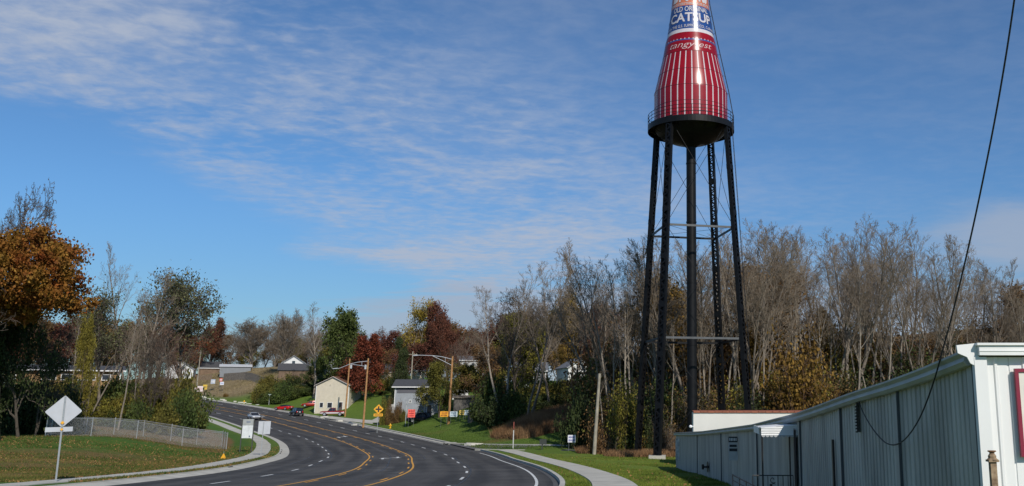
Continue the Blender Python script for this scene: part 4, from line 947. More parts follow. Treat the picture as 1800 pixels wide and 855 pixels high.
def leafy(key, seed, leaf, n, ls, fr, rad, tb=BK_D, tw=TWD, **kw):
    d = dict(Hh=16, bare_frac=0.2, r0=0.36, spread=0.95, nch=(12, 6, 5, 3), lens=(0.5, 0.5, 0.5, 0.5), up=0.35, fork=1, wob=0.12, minr=0.03, ang=0.9); d.update(kw)
    proto_tree(key, seed, tb, tw, leaf, n, ls, clumpy(fr, rad), **d)
def oak_leaves(rng, nodes, n):             # many small leaf clumps through a broad, flat-bottomed crown with gaps between them
    k = 150; d = rng.normal(0, 1, (k, 3)); d /= np.linalg.norm(d, axis=1, keepdims=True); r = rng.uniform(0.35, 1.0, k) ** 0.6
    c = d * r[:, None] * np.array([7.6, 7.6, 4.6]) * rng.uniform(0.85, 1.1, (k, 1)); c[:, 2] = np.maximum(c[:, 2], -4.6 + 1.2 * np.sin(c[:, 0])) + 15.6
    i = rng.integers(0, k, n); q = rng.normal(0, 1, (n, 3)); rad = rng.uniform(0.55, 1.15, k)[i]
    return c[i] + q * rad[:, None] * np.array([0.72, 0.72, 0.5])
proto_tree('oak_orange', 331, BK_D, TWD, L_ORANGE, 42000, 0.17, oak_leaves, Hh=18, bare_frac=0.5, r0=0.4, spread=1.0, nch=(14, 7, 5, 3), lens=(0.46, 0.5, 0.5, 0.5), up=0.35, fork=1, wob=0.12, minr=0.03, ang=0.95)
leafy('rust', 302, L_RUST, 15000, 0.20, 0.4, 0.45); leafy('rust2', 303, L_RED, 12000, 0.20, 0.30, 0.45); leafy('rust_full', 304, L_RUST, 20000, 0.2, 0.9, 0.5, bare_frac=0.06, lens=(0.5, .5, .5, .5), ang=1.1)
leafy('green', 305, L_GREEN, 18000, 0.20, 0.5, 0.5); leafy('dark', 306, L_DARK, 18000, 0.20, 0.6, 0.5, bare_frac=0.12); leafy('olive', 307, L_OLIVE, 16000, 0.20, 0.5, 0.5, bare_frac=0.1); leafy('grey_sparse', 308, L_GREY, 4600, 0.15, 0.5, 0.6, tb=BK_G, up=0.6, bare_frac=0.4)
leafy('yellow_sparse', 309, L_YEL, 6500, 0.17, 0.16, 0.5, tb=BK_G, tw=TWG, up=0.6); leafy('gold', 310, L_GOLD, 12000, 0.19, 0.4, 0.45); leafy('brown', 311, L_BROWN, 10000, 0.19, 0.4, 0.5, tw=TWR); leafy('yellow_full', 312, L_YG, 15000, 0.2, 0.5, 0.5, bare_frac=.1)
leafy('cedar', 313, L_DARK, 22000, 0.16, 1.0, 0.25, bare_frac=0.03, spread=0.55, up=0.1, nch=(20, 7, 5, 3), ang=1.2)
def bush_proto(key, seed, leaf, twig, n, ls, Hh=3.0, Rr=2.0, stems=26):
    rng = np.random.default_rng(seed); tall = Hh > 4; A = []; B = []; RA = []; RB = []; nodes = []
    for k in range(stems):
        az = rng.random() * 6.28; tilt = rng.random() ** 0.6 * 0.95; d = np.array([np.cos(az) * np.sin(tilt), np.sin(az) * np.sin(tilt), np.cos(tilt)]); L = Hh * (0.65 + 0.4 * rng.random()) * (1.0 - 0.2 * tilt)
        p = np.array([rng.normal(0, .3 * Rr), rng.normal(0, .3 * Rr), -0.2]); r = 0.035
        for i in range(5):
            q = p + (d + rng.normal(0, 0.14, 3)) * L / 5 * np.array([Rr / Hh * 1.5, Rr / Hh * 1.5, 1]); A.append(p); B.append(q); RA.append(r); RB.append(r * .75); r *= .75
            for c in range(3):
                e = q + rng.normal(0, 1, 3) * L * (0.10 if not tall else 0.12); A.append(q); B.append(e); RA.append(.012); RB.append(.008); nodes.append(e)
            nodes.append(q); p = q
    nodes = np.array(nodes); i = rng.integers(0, len(nodes), n); C = nodes[i] + rng.normal(0, 1, (n, 3)) * (np.array([.30, .30, .24]) if not tall else np.array([.34, .34, .40])); C = C[C[:, 2] > 0.02]
    o = segs_mesh('stems', A, B, RA, RB, 3, twig, None); l = leaf_mesh(rng, C, ls, leaf, None, 'leaves')
    PROTO[key] = ([('stems', o.data), ('leaves', l.data)], float(np.percentile(C[:, 2], 99)), float(np.percentile(np.abs(C[:, :2]), 98))); bpy.data.objects.remove(o); bpy.data.objects.remove(l)
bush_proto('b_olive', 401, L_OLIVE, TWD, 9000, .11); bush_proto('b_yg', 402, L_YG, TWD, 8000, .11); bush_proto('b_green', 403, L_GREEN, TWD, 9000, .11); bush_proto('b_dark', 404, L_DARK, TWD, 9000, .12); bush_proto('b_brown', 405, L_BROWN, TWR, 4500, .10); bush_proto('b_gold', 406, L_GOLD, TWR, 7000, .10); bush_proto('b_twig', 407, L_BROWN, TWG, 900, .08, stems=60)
RNG = random.Random(11)

for kk, lf, tw_, nn in (('t_olive', L_OLIVE, TWD, 12000), ('t_yg', L_YG, TWD, 10000), ('t_green', L_GREEN, TWD, 12000), ('t_dark', L_DARK, TWD, 12000), ('t_brown', L_BROWN, TWR, 6000), ('t_gold', L_GOLD, TWR, 9000), ('t_twig', L_BROWN, TWG, 1800)):
    bush_proto(kk, 500 + len(kk) + nn % 7, lf, tw_, nn, .13, Hh=6.5, Rr=2.4, stems=60 if kk != 't_twig' else 110)
# --- woodland behind the tower, right half of the view
def zone(x):
    return ('left of the tower' if x < 1118 else 'between the tower legs' if x < 1325 else 'above the white building' if x < 1480 else 'above the shed roof' if x < 1690 else 'at the far right')
def topline(x):
    return float(np.interp(x, [1040, 1075, 1110, 1160, 1230, 1300, 1360, 1430, 1500, 1560, 1620, 1690, 1740, 1800, 1900], [490, 452, 428, 420, 416, 398, 382, 390, 402, 402, 424, 436, 462, 486, 505]))
x = 1052; k = 0
while x < 1880:
    Yd = RNG.choice([102, 108, 115, 122, 130]); top = topline(x) + RNG.uniform(-14, 52)
    plant('bare%d' % (k % 5), x, Yd, top, 'bare_tree', 'tall bare grey tree of the hillside wood, ' + zone(x), 'leafless trees of the hillside wood')
    x += RNG.uniform(10.5, 16); k += 1
x = 1060; k = 0
while x < 1880:
    plant('pole%d' % (k % 3), x, RNG.uniform(98, 112), topline(x) + RNG.uniform(40, 150), 'slender_tree', 'slender pale tree fronting the hillside wood, ' + zone(x), 'slender pale saplings of the hillside wood')
    x += RNG.uniform(12, 20); k += 1
x = 1060
while x < 1880:
    key = RNG.choice(['brown', 'gold', 'olive', 'brown', 'wide1', 'rust2']) 
    plant(key, x, RNG.uniform(132, 150), topline(x) + RNG.uniform(150, 215), 'autumn_tree', 'half-bare autumn tree deep in the wood, ' + zone(x), 'autumn trees deep in the hillside wood')
    x += RNG.uniform(22, 34)
def bushrow(x0, x1, Y0, Y1, t0, t1, keys, st, label, group, wid=(50, 80)):
    x = x0
    while x < x1:
        f = (x - x0) / (x1 - x0); Yd = RNG.uniform(Y0, Y1); top = t0 + (t1 - t0) * f + RNG.uniform(-16, 16)
        plant(RNG.choice(keys), x, Yd, top, 'bush', label(x) if callable(label) else label, group, wid=RNG.uniform(*wid), cat='bush'); x += RNG.uniform(*st)
UL = lambda x: 'tangled understorey bush of the hillside wood, ' + zone(x); UG = 'understorey bushes of the hillside wood'
bushrow(1050, 1850, 120, 130, 590, 570, ['t_olive', 't_brown', 't_brown', 't_gold', 't_twig', 't_twig'], (20, 30), UL, UG, (70, 100))
bushrow(1050, 1850, 108, 117, 645, 615, ['t_olive', 't_green', 't_brown', 't_twig', 't_twig', 't_dark', 't_brown'], (18, 28), UL, UG, (70, 100))
bushrow(1072, 1840, 97.5, 104, 695, 660, ['t_green', 't_olive', 't_yg', 't_dark', 't_twig', 't_twig', 't_brown'], (19, 29), UL, UG, (70, 100))
bushrow(1060, 1230, 95.5, 97.5, 752, 748, ['b_brown', 'b_twig', 'b_gold', 'b_dark'], (11, 17), 'low rust-brown bush at the foot of the wood by the tower', 'brown bushes behind the tower legs', (32, 46))
for x, Yd, t, key, w, lab in [(1405, 97, 612, 't_gold', 110, 'big golden-orange bush right of the tower behind the white building'), (1098, 96, 680, 't_yg', 56, 'yellow-green bush at the edge of the wood left of the tower legs'),
                              (1335, 104, 585, 'gold', 70, 'gold-leaved tree just right of the rightmost tower leg'), (1180, 110, 500, 'gold', None, 'gold-brown tree seen between the tower legs'), (1775, 118, 505, 'brown', None, 'reddish-brown tree in the wood at the right edge of the photo'), (1285, 112, 470, 'brown', None, 'brown-leaved tree behind the two right-hand tower legs')]:
    plant(key, x, Yd, t, 'bush' if key[1] == '_' else 'autumn_tree', lab, None, wid=w, cat='bush' if key[1] == '_' else 'tree')

# --- trees of the middle and left, each with its own place
TREES = [  # key, px, Y, top, width, name, label
 ('bare1', 884, 140, 458, None, 'bare_tree', 'tall dark bare tree left of the white-trunked one above the brown grass bank'),
 ('bare4', 926, 135, 455, None, 'bare_tree', 'tall bare tree with a pale leaning trunk above the brown grass bank'),
 ('wide0', 905, 144, 505, 110, 'bare_tree', 'dark wide-branched bare tree between the two tall ones above the bank'),
 ('bare2', 965, 142, 500, None, 'bare_tree', 'bare tree in front of the left part of the golden crown'),
 ('bare0', 1010, 130, 462, None, 'bare_tree', 'tall bare tree rising over the golden tree left of the wood'),
 ('gold', 1003, 150, 520, 110, 'autumn_tree', 'broad golden-yellow tree left of the wood in front of the white gabled house'),
 ('yellow_full', 935, 165, 568, 90, 'autumn_tree', 'yellow-green tree behind the bare pair above the bank'),
 ('rust2', 1040, 140, 560, 70, 'autumn_tree', 'dull red tree beside the golden one at the left of the wood'),
 ('pole0', 1068, 104, 480, None, 'slender_tree', 'pale double-stemmed slender tree standing right behind the old wooden pole'),
 ('vase0', 442, 300, 562, 84, 'bare_tree', 'round bare grey tree with fanned branches above the dry bank'),
 ('vase0', 500, 270, 546, 62, 'bare_tree', 'upright bare tree right of the round fanned one on the hilltop'),
 ('bare3', 551, 235, 532, None, 'bare_tree', 'thin tall bare tree left of the dark green tree over the beige garage'),
 ('green', 592, 225, 548, 88, 'green_tree', 'dense dark green tree behind the beige garage'),
 ('rust2', 365, 310, 562, 70, 'autumn_tree', 'red-brown tree beside the small white gabled house'),
 ('rust', 335, 300, 578, 60, 'autumn_tree', 'orange-brown tree in front of the small white gabled house'),
 ('rust_full', 642, 214, 592, 76, 'autumn_tree', 'deep red-leaved tree right of the beige garage'),
 ('yellow_sparse', 705, 250, 532, 105, 'autumn_tree', 'half-bare tree with clumps of bright yellow leaves above the hill houses'),
 ('cedar', 702, 205, 598, 50, 'conifer', 'dark green conifer behind the blue-grey house'),
 ('rust2', 758, 240, 540, 74, 'autumn_tree', 'dark red tree right of the yellow-clumped one'),
 ('rust2', 785, 225, 560, 60, 'autumn_tree', 'maroon half-bare tree above the street lamp arm'),
 ('wide1', 820, 235, 572, 100, 'bare_tree', 'reddish bare tree left of the tall dark bare pair'),
 ('olive', 772, 166, 640, 62, 'green_tree', 'olive-green tree covering the right end of the blue-grey house'),
 ('olive', 850, 170, 644, 76, 'green_tree', 'yellow-olive tree right of the street lamp pole'),
 ('brown', 868, 165, 610, 70, 'autumn_tree', 'brown-purple tree hiding the dark-roofed house'),
 ('cedar', 875, 170, 612, 30, 'conifer', 'small dark conical tree left of the pale leaning trunk'),
 ('oak_orange', -4, 78, 408, 196, 'autumn_tree', 'big orange-leaved oak at the left edge of the photo'),
 ('wide0', -34, 86, 322, 120, 'bare_tree', 'tall dark bare tree cut off by the left edge of the photo'),
 ('bare2', 216, 122, 428, 110, 'bare_tree', 'tallest bare tree of the left clump beside the brick house'),
 ('bare0', 192, 120, 505, None, 'bare_tree', 'bare tree just left of the tallest one of the left clump'),
 ('bare3', 243, 118, 470, None, 'bare_tree', 'bare tree just right of the tallest one of the left clump'),
 ('bare1', 330, 136, 525, None, 'bare_tree', 'rightmost bare tree of the left clump, near the far road'),
 ('bare4', 148, 110, 545, None, 'bare_tree', 'bare tree between the orange oak and the thin grey-green tree'),
 ('wide1', 822, 192, 598, 84, 'bare_tree', 'reddish bare tree in front of the white two-storey house'),
 ('brown', 845, 196, 612, 56, 'autumn_tree', 'brown-leaved tree hiding the corner of the white two-storey house'),
 ('olive', 808, 172, 655, 40, 'green_tree', 'small olive tree right behind the street lamp pole with the long arm'),
 ('grey_sparse', 258, 125, 478, 135, 'green_tree', 'grey-green tree in the middle of the left clump'),
 ('grey_sparse', 312, 132, 486, 120, 'green_tree', 'grey-green tree at the right end of the left clump'),
 ('grey_sparse', 172, 112, 512, 110, 'green_tree', 'thin grey-green tree right of the orange oak'),
 ('wide1', 292, 118, 560, 80, 'bare_tree', 'low reddish bare tree at the right end of the left clump by the road'),
 ('wide0', 262, 112, 590, 60, 'bare_tree', 'dark bare tree leaning at the right of the left clump'),
 ('pole1', 207, 108, 560, None, 'slender_tree', 'pale straight-stemmed tree in front of the brick house'),
 ('pole2', 236, 114, 575, None, 'slender_tree', 'second slender stem right of the pale one before the brick house'),
 ('pole0', 122, 104, 560, None, 'slender_tree', 'thin bare stem before the middle of the brick house'),
 ('yellow_full', 133, 98, 560, 34, 'vine_covered_tree', 'yellow-green ivy-wrapped trunk right of the orange oak'),
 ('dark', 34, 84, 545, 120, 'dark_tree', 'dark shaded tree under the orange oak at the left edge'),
 ('wide0', 62, 88, 570, 80, 'bare_tree', 'dark leafless thicket tree under the orange oak'),
 ('pole1', 286, 130, 640, None, 'slender_tree', 'short pale stem at the road edge right of the left clump'),
]
for key, px, Yd, top, w, nm, lab in TREES:
    plant(key, px, Yd, top, nm, lab, None, wid=w)
for i_, (key_, px_) in enumerate((('wide1', -110), ('olive', -150), ('brown', -215), ('bare1', -260), ('dark', -310), ('gold', -370), ('wide0', -430), ('olive', -500))):
    plant(key_, px_, 96 + (i_ % 3) * 8, 520 + (i_ % 4) * 22, 'autumn_tree', 'autumn tree of the thicket running on left of the orange oak', 'thicket trees left of the orange oak')
# far background trees that close the skyline
x = -60; k = 0
while x < 1080:
    t = float(np.interp(x, [-60, 100, 200, 300, 420, 520, 640, 700, 800, 900, 1080], [550, 560, 560, 575, 592, 580, 575, 575, 572, 550, 535])) + RNG.uniform(-8, 22)
    key = RNG.choice(['brown', 'wide1', 'rust2', 'olive', 'wide1', 'gold', 'brown', 'vase0'])
    plant(key, x, RNG.uniform(325, 370), t, 'distant_tree', 'small far-off autumn tree on the skyline, ' + far_zone(x), 'far trees along the skyline')
    x += RNG.uniform(13, 21); k += 1
x = 560
while x < 1060:
    plant(RNG.choice(['brown', 'wide1', 'olive', 'gold', 'rust2', 'green']), x, RNG.uniform(215, 250), RNG.uniform(600, 640), 'garden_tree', 'mid-sized autumn tree among the hill houses, ' + far_zone(x), 'autumn trees between the hill houses'); x += RNG.uniform(44, 62)
# bushes: left thicket behind the wire fence
LB, LG = (lambda x: 'olive-yellow thicket bush behind ' + fence_zone(x)), 'thicket bushes behind the wire fence'
bushrow(-30, 335, 115, 120, 680, 692, ['b_olive', 'b_yg', 'b_green', 'b_yg'], (16, 24), LB, LG, (48, 70))
bushrow(85, 332, 111, 114, 708, 706, ['b_yg', 'b_olive', 'b_yg', 'b_green'], (13, 19), LB, LG, (44, 60))
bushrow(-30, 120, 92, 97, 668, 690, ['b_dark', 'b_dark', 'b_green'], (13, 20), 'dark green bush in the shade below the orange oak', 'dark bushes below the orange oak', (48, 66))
bushrow(-20, 320, 122, 130, 684, 674, ['b_brown', 'b_twig', 'b_olive'], (18, 28), LB, LG, (50, 70))
# right bank
bushrow(872, 1050, 138, 145, 706, 694, ['b_green', 'b_olive', 'b_dark', 'b_yg'], (13, 20), 'dark green bush on the bank below the hill houses', 'green bushes on the bank', (44, 64))
bushrow(860, 1050, 146, 168, 676, 668, ['b_olive', 'b_green', 'b_brown', 'b_yg'], (16, 25), 'olive bush higher on the slope before the grey and white houses', 'olive bushes before the upper houses', (48, 64))
bushrow(1022, 1060, 103, 110, 705, 690, ['b_green', 'b_dark', 'b_olive'], (12, 18), 'dark bush right behind the old leaning wooden pole', 'dark bushes behind the old pole', (44, 60))
bushrow(462, 556, 242, 258, 676, 670, ['b_olive', 'b_green', 'b_brown', 'b_dark'], (7, 10), 'scrubby green bush on the bank right of the dry slope', 'scrub on the bank by the dry slope', (30, 44))
bushrow(455, 548, 236, 242, 688, 686, ['b_olive', 'b_green', 'b_dark'], (8, 12), 'scrubby green bush on the bank right of the dry slope', 'scrub on the bank by the dry slope', (26, 38))
bushrow(655, 700, 222, 232, 674, 678, ['b_green', 'b_yg'], (9, 13), 'green garden bush by the concrete drive', 'garden bushes by the concrete drive', (22, 30))
bushrow(672, 722, 174.5, 175.5, 711, 712, ['b_brown', 'b_olive'], (8, 11), 'low clipped bush along the wall of the blue-grey house', 'low bushes along the blue-grey house', (12, 16))
for x_, Y_q, t, w, key, lab in [(396, 262, 692, 9, 'b_gold', 'small dark red bush alone on the verge beyond the road'), (850, 148, 714, 44, 'b_green', 'bright green bush right of the blue and white yard sign'), (1300, 64, 800, 0, None, '')]:
    if key: plant(key, x_, Y_q, t, 'bush', lab, None, wid=w, cat='bush')

# ------------------------------------------------------------------ grass as stuff
def blades(name, n, region, m, h=(0.05, 0.12), w=0.02, seed=1, lean=0.35, label=None):
    rng = np.random.default_rng(seed); xs, ys = region(rng, n); z = Harr(xs, ys)
    hh = rng.uniform(h[0], h[1], len(xs)); az = rng.random(len(xs)) * 6.28; dx = np.cos(az) * w; dy = np.sin(az) * w; lx = rng.normal(0, lean, len(xs)) * hh; ly = rng.normal(0, lean, len(xs)) * hh
    V = np.stack([np.stack([xs - dx, ys - dy, z - .02], 1), np.stack([xs + dx, ys + dy, z - .02], 1), np.stack([xs + lx, ys + ly, z + hh], 1)], 1).reshape(-1, 3)
    o = raw_mesh(name, V, np.arange(len(V)).reshape(-1, 3), m); o['kind'] = 'stuff'; tag(o, label, 'grass'); return o
def reg_right(rng, n):
    Y = 1 / rng.uniform(1 / 95, 1 / 38, n); X = rng.uniform(-20, 4, n) ; off = sdist(X, Y)
    keep = (off > 12.5) & ~((off > 13.45) & (off < 15.45)) & (X < 2.9 - 0.0 * Y); return X[keep], Y[keep]
def reg_left(rng, n):
    Y = 1 / rng.uniform(1 / 112, 1 / 42, n); X = rng.uniform(-0.80, -0.30, n) * Y; off = sdist(X, Y)
    keep = ((off < -11.15) | ((off < -8.55) & (off > -9.4))); return X[keep], Y[keep]
def reg_mid(rng, n):
    Y = rng.uniform(104, 175, n); X = rng.uniform(-75, -2, n); off = sdist(X, Y); keep = (off > 12.6) & (off < 34); return X[keep], Y[keep]
G_LUSH = mat('lush_grass_blades', (0.10, 0.155, 0.018), 0.8, var=0.3, scale=0.5, col2=(0.21, 0.235, 0.038), island=0.35, transl=0.25, spec=0.2)
G_DULL = mat('autumn_grass_blades', (0.052, 0.118, 0.014), 0.85, var=0.3, scale=0.22, col2=(0.17, 0.14, 0.04), island=0.4, transl=0.25, spec=0.2)
G_MID = mat('green_verge_blades', (0.045, 0.115, 0.015), 0.85, var=0.3, scale=0.2, col2=(0.12, 0.15, 0.028), island=0.35, transl=0.25, spec=0.2)
G_TAN = mat('rusty_dry_grass', (0.20, 0.095, 0.042), 0.9, var=0.3, scale=0.3, col2=(0.34, 0.22, 0.11), island=0.3, transl=0.2, spec=0.1)
blades('lawn_grass', 130000, reg_right, G_LUSH, (0.04, 0.11), 0.02, 1, label='short bright green grass of the lawn along the shed and the pavement')
blades('field_grass', 150000, reg_left, G_DULL, (0.05, 0.17), 0.028, 2, label='green and brown autumn grass of the field inside the road bend')
blades('verge_grass', 120000, reg_mid, G_MID, (0.06, 0.16), 0.035, 3, label='green grass on the bank beyond the road')
def leaves_on_ground(name, n, region, m, seed, label):
    rng = np.random.default_rng(seed); xs, ys = region(rng, n); z = Harr(xs, ys) + .05; o = leaf_mesh(rng, np.stack([xs, ys, z], 1), .055, m, None, name); o['kind'] = 'stuff'; tag(o, label, 'leaves')
leaves_on_ground('fallen_leaves', 26000, reg_left, mat('fallen_brown_leaves', (.20, .09, .035), .9, var=.3, scale=.5, col2=(.36, .20, .07), island=.4), 21, 'brown fallen leaves scattered over the field inside the road bend')
leaves_on_ground('fallen_leaves', 1200, reg_right, mat('fallen_brown_leaves', (.2, .09, .035)), 22, 'few fallen leaves scattered on the bright lawn by the shed')
def reg_blob(cs):
    def f(rng, n):
        X = []; Y = []
        for px, Yd, rx, ry in cs:
            g = G(px, Yd); k = n // len(cs); a = rng.random(k) * 6.28; r = np.sqrt(rng.random(k)); X.append(g.x + np.cos(a) * r * rx); Y.append(g.y + np.sin(a) * r * ry)
        X, Y = np.concatenate(X), np.concatenate(Y); keep = sdist(X, Y) > 15.0; return X[keep], Y[keep]
    return f
blades('tall_dry_grass', 42000, reg_blob([(930, 126, 4, 4), (965, 122, 5, 4), (950, 127, 6, 5), (1000, 124, 5, 6), (1010, 130, 5, 5), (975, 131, 6, 4), (915, 129, 4, 3)]), G_TAN, (0.5, 1.5), 0.03, 4, 0.3, label='tall rust-brown dry grass on the bank left of the tower')
blades('dry_weeds', 26000, reg_blob([(1065, 97, 3, 2), (1095, 96.5, 3, 2), (1130, 96, 3, 2), (1165, 95.5, 2.5, 2), (1190, 95, 2, 2), (1150, 92, 5, 2)]), G_TAN, (0.25, 0.8), 0.03, 5, 0.35, label='pale brown dry weeds around the feet of the tower')
blades('slope_weeds', 22000, reg_blob([(330, 292, 18, 10), (380, 288, 18, 10), (420, 278, 14, 9), (455, 268, 12, 8), (350, 285, 16, 8)]), mat('straw_weeds', (0.17, 0.135, 0.065), 0.9, var=.3, scale=.15, col2=(0.30, 0.23, 0.135), island=.3, spec=.1), (0.15, 0.45), 0.06, 6, 0.35, label='straw-coloured weeds on the dry slope beyond the road')
# ------------------------------------------------------------------ houses
def wallm(n, c, v=0.08): return mat(n, c, 0.8, var=v, scale=1.2, bump=0.15, bscale=8)
W_TAN = wallm('beige_siding', (0.56, 0.50, 0.39)); W_WHT = wallm('white_siding', (0.66, 0.66, 0.64)); W_GRY = wallm('grey_siding', (0.20, 0.21, 0.22)); W_BLU = wallm('blue_grey_block_wall', (0.27, 0.29, 0.31), .14); W_CRM = wallm('cream_siding', (0.48, 0.42, 0.31)); W_BRN = wallm('brown_board_wall', (0.16, 0.105, 0.065), .25)
BRICK = mat('tan_brick', (0.30, 0.185, 0.085), 0.9, var=.2, scale=6, bump=.3, bscale=30)
R_DRK = mat('dark_shingles', (0.055, 0.055, 0.058), 0.9, var=.25, scale=5, bump=.3); R_GRY = mat('grey_shingles', (0.13, 0.13, 0.135), 0.9, var=.25, scale=5, bump=.3); R_BRN = mat('rust_brown_shingles', (0.15, 0.07, 0.038), 0.9, var=.25, scale=5, bump=.3); R_WHT = mat('pale_metal_roof', (0.50, 0.51, 0.52), 0.6, var=.1)
TRIM = mat('white_trim', (0.72, 0.72, 0.70), 0.6, var=.04); GLS = mat('window_glass', (0.03, 0.035, 0.045), 0.12, var=.2, scale=1, spec=.8); WOODF = mat('weathered_wood_boards', (0.17, 0.145, 0.12), 0.95, var=.3, scale=2.5); WOODT = mat('tan_wood_boards', (0.27, 0.19, 0.12), 0.95, var=.3, scale=2.5)
def house(name, label, x0, x1, Y, ye, yr, depth, wm, rm, front=True, wins=(), doors=(), turn=0.0, over=0.35, base=None, trim=True):
    g = G((x0 + x1) / 2, Y); 
    if base is not None: g.z = P(0, base, Y).z
    w = (x1 - x0) / 1600 * Y * 1.0; hh = P(x0, ye, Y).z - g.z; hr = P(x0, yr, Y).z - g.z
    T = thing(name, label, 'building' if 'house' not in name else 'house', g, math.atan2(-g.x, g.y) + turn)
    m = MB(); a = w / 2
    if front: m.prism([(-a, -1.5), (a, -1.5), (a, hh), (0, hr), (-a, hh)], 0, depth, 'y')
    else: m.prism([(0, -1.5), (depth, -1.5), (depth, hh), (depth / 2, hr), (0, hh)], -a, a, 'x')
    m.build('wall', wm, T)
    r = MB(); t = 0.16
    if front:
        sl = (hr - hh) / a; o = over
        r.prism([(-a - o, hh - sl * o + .02), (0, hr + .02), (a + o, hh - sl * o + .02), (a + o, hh - sl * o + t), (0, hr + t + .03), (-a - o, hh - sl * o + t)], -o, depth + o, 'y')
    else:
        b = depth / 2; sl = (hr - hh) / b; o = over
        r.prism([(-o, hh - sl * o + .02), (b, hr + .02), (depth + o, hh - sl * o + .02), (depth + o, hh - sl * o + t), (b, hr + t + .03), (-o, hh - sl * o + t)], -a - o, a + o, 'x')
    R_ = r.build('roof', rm, T)
    if trim:
        q = MB()
        if front:
            q.bar((-a - o, -o - .03, hh - sl * o + .06), (0, -o - .03, hr + .06), .05, .20, up=(0, 1, 0)); q.bar((a + o, -o - .03, hh - sl * o + .06), (0, -o - .03, hr + .06), .05, .20, up=(0, 1, 0))
        else: q.box((0, -o - .03, hh - sl * o + .06), (w + 2 * o, .06, .18))
        for sx in (-1, 1): q.box((sx * (a - .05), -.03, hh / 2), (.12, .05, hh))
        q.build('trim', TRIM, T)
    def opening(nm, cx, cz, ww, wh):
        f = MB(); 
        for c, d_ in (((cx, -.04, cz + wh / 2), (ww + .16, .08, .09)), ((cx, -.04, cz - wh / 2), (ww + .16, .08, .09)), ((cx - ww / 2, -.04, cz), (.09, .08, wh)), ((cx + ww / 2, -.04, cz), (.09, .08, wh))): f.box(c, d_)
        fo = f.build(nm, TRIM, T)
        p = MB(); p.box((cx, -.02, cz), (ww, .03, wh)); p.build('pane' if nm == 'window' else 'panel', GLS if nm == 'window' else mat('door_panel_paint', (.10, .07, .06), .5), fo)
    for cx, cz, ww, wh in wins: opening('window', cx * w, cz, ww, wh)
    for cx, ww, wh in doors: opening('door', cx * w, wh / 2, ww, wh)
    return T
gar = house('garage_building', 'beige gabled garage building with a brown roof by the concrete drive', 553.5, 610, 212, 677.5, 663, 9, W_TAN, R_BRN, True, wins=[(-.30, 1.55, .8, 1.1), (-.05, 1.5, 1.1, 1.2)], doors=[(.28, .9, 2.2)], turn=-0.32)
bh = house('house', 'blue-grey block house with a dark roof beside the parked dark car', 693, 748, 176, 680, 668, 10, W_BLU, R_DRK, False, wins=[(-.02, 3.0, .35, .5)], turn=-0.10, over=.55)
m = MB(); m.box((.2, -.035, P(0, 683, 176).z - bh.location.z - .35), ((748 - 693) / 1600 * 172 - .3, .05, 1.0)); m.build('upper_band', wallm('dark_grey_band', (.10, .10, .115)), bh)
house('house', 'small grey lean-to extension at the right end of the blue-grey house', 745, 768, 170, 697, 690, 6, W_BLU, R_DRK, True, doors=[(-.1, .9, 2.1)])
house('house', 'small white gabled house with a grey roof far left on the hilltop', 291, 334, 292, 649, 634.5, 9, W_WHT, R_GRY, True, wins=[(-.05, 1.6, .7, 1.1), (.12, 1.6, .7, 1.1)], turn=-.1, base=657)
house('house', 'dark-roofed house half hidden behind the hilltop wooden fence', 350, 384, 305, 647, 636, 8, W_BRN, R_DRK, False, base=656)
house('shed', 'long low building with a pale metal roof above the grey wooden fence', 389, 437, 290, 645, 641, 8, W_GRY, R_WHT, False, base=655, trim=False)
house('house', 'house with white gable above a dark roof right of the fanned bare tree', 494, 532, 262, 639, 626, 9, W_WHT, R_DRK, True, wins=[(0, 3.6, .9, .9)], base=660)
house('house', 'low brown annex in front of the house with the white gable', 490, 536, 255, 650, 640, 4, W_BRN, R_DRK, False, base=664, trim=False)
house('house', 'grey house with a dark roof and grey gable behind the beige garage', 557, 602, 245, 648, 633, 10, W_GRY, R_DRK, True, wins=[(.2, 1.5, .9, 1.1)], base=672)
house('house', 'long dark-roofed cream house behind the deep red tree', 600, 692, 255, 654, 640, 9, W_CRM, R_DRK, False, wins=[(.2, 1.4, .9, 1), (.38, 1.4, .9, 1)], base=674)
house('house', 'cream wall and porch of a house right of the dark conifer', 722, 744, 232, 652, 642, 8, W_CRM, R_DRK, False, wins=[(.1, 2.4, 1, 1.1)], base=674)
house('house', 'tall white house behind the street lamp pole with the long arm', 808, 838, 205, 634, 626, 8, W_WHT, R_GRY, False, wins=[(-.25, 3.4, .8, 1.1), (.2, 3.4, .8, 1.1), (-.2, 1.2, .8, 1.1)], base=670)
house('house', 'dark-roofed wing right of the tall white house', 834, 864, 206, 648, 631, 8, W_GRY, R_DRK, False, base=672)
house('house', 'low white house behind the yard signs right of the street lamp pole', 796, 822, 178, 680, 671, 7, W_WHT, R_GRY, False, wins=[(0, 3.5, .8, 1)], base=703)
cp = house('carport', 'low open carport with a flat dark roof behind the yard signs', 798, 834, 166, 700, 697, 5, mat('carport_wall', (.12, .11, .10), .9), WOODF, False, base=713, trim=False)
house('house', 'grey two-tone house with dark windows in the trees above the brown grass', 905, 958, 182, 652, 637, 10, W_GRY, R_GRY, False, wins=[(-.30, 2.0, .6, 1.5), (-.05, 1.7, .9, 1.5), (.12, 1.7, .9, 1.5)], doors=[(-.42, .9, 2.3)], base=688)
house('house', 'white gabled house among the trees behind the old wooden pole', 998, 1050, 178, 646, 630, 10, W_WHT, R_GRY, True, wins=[(-.2, 3.2, .9, 1.2), (.2, 3.2, .9, 1.2)], base=690, turn=.25)
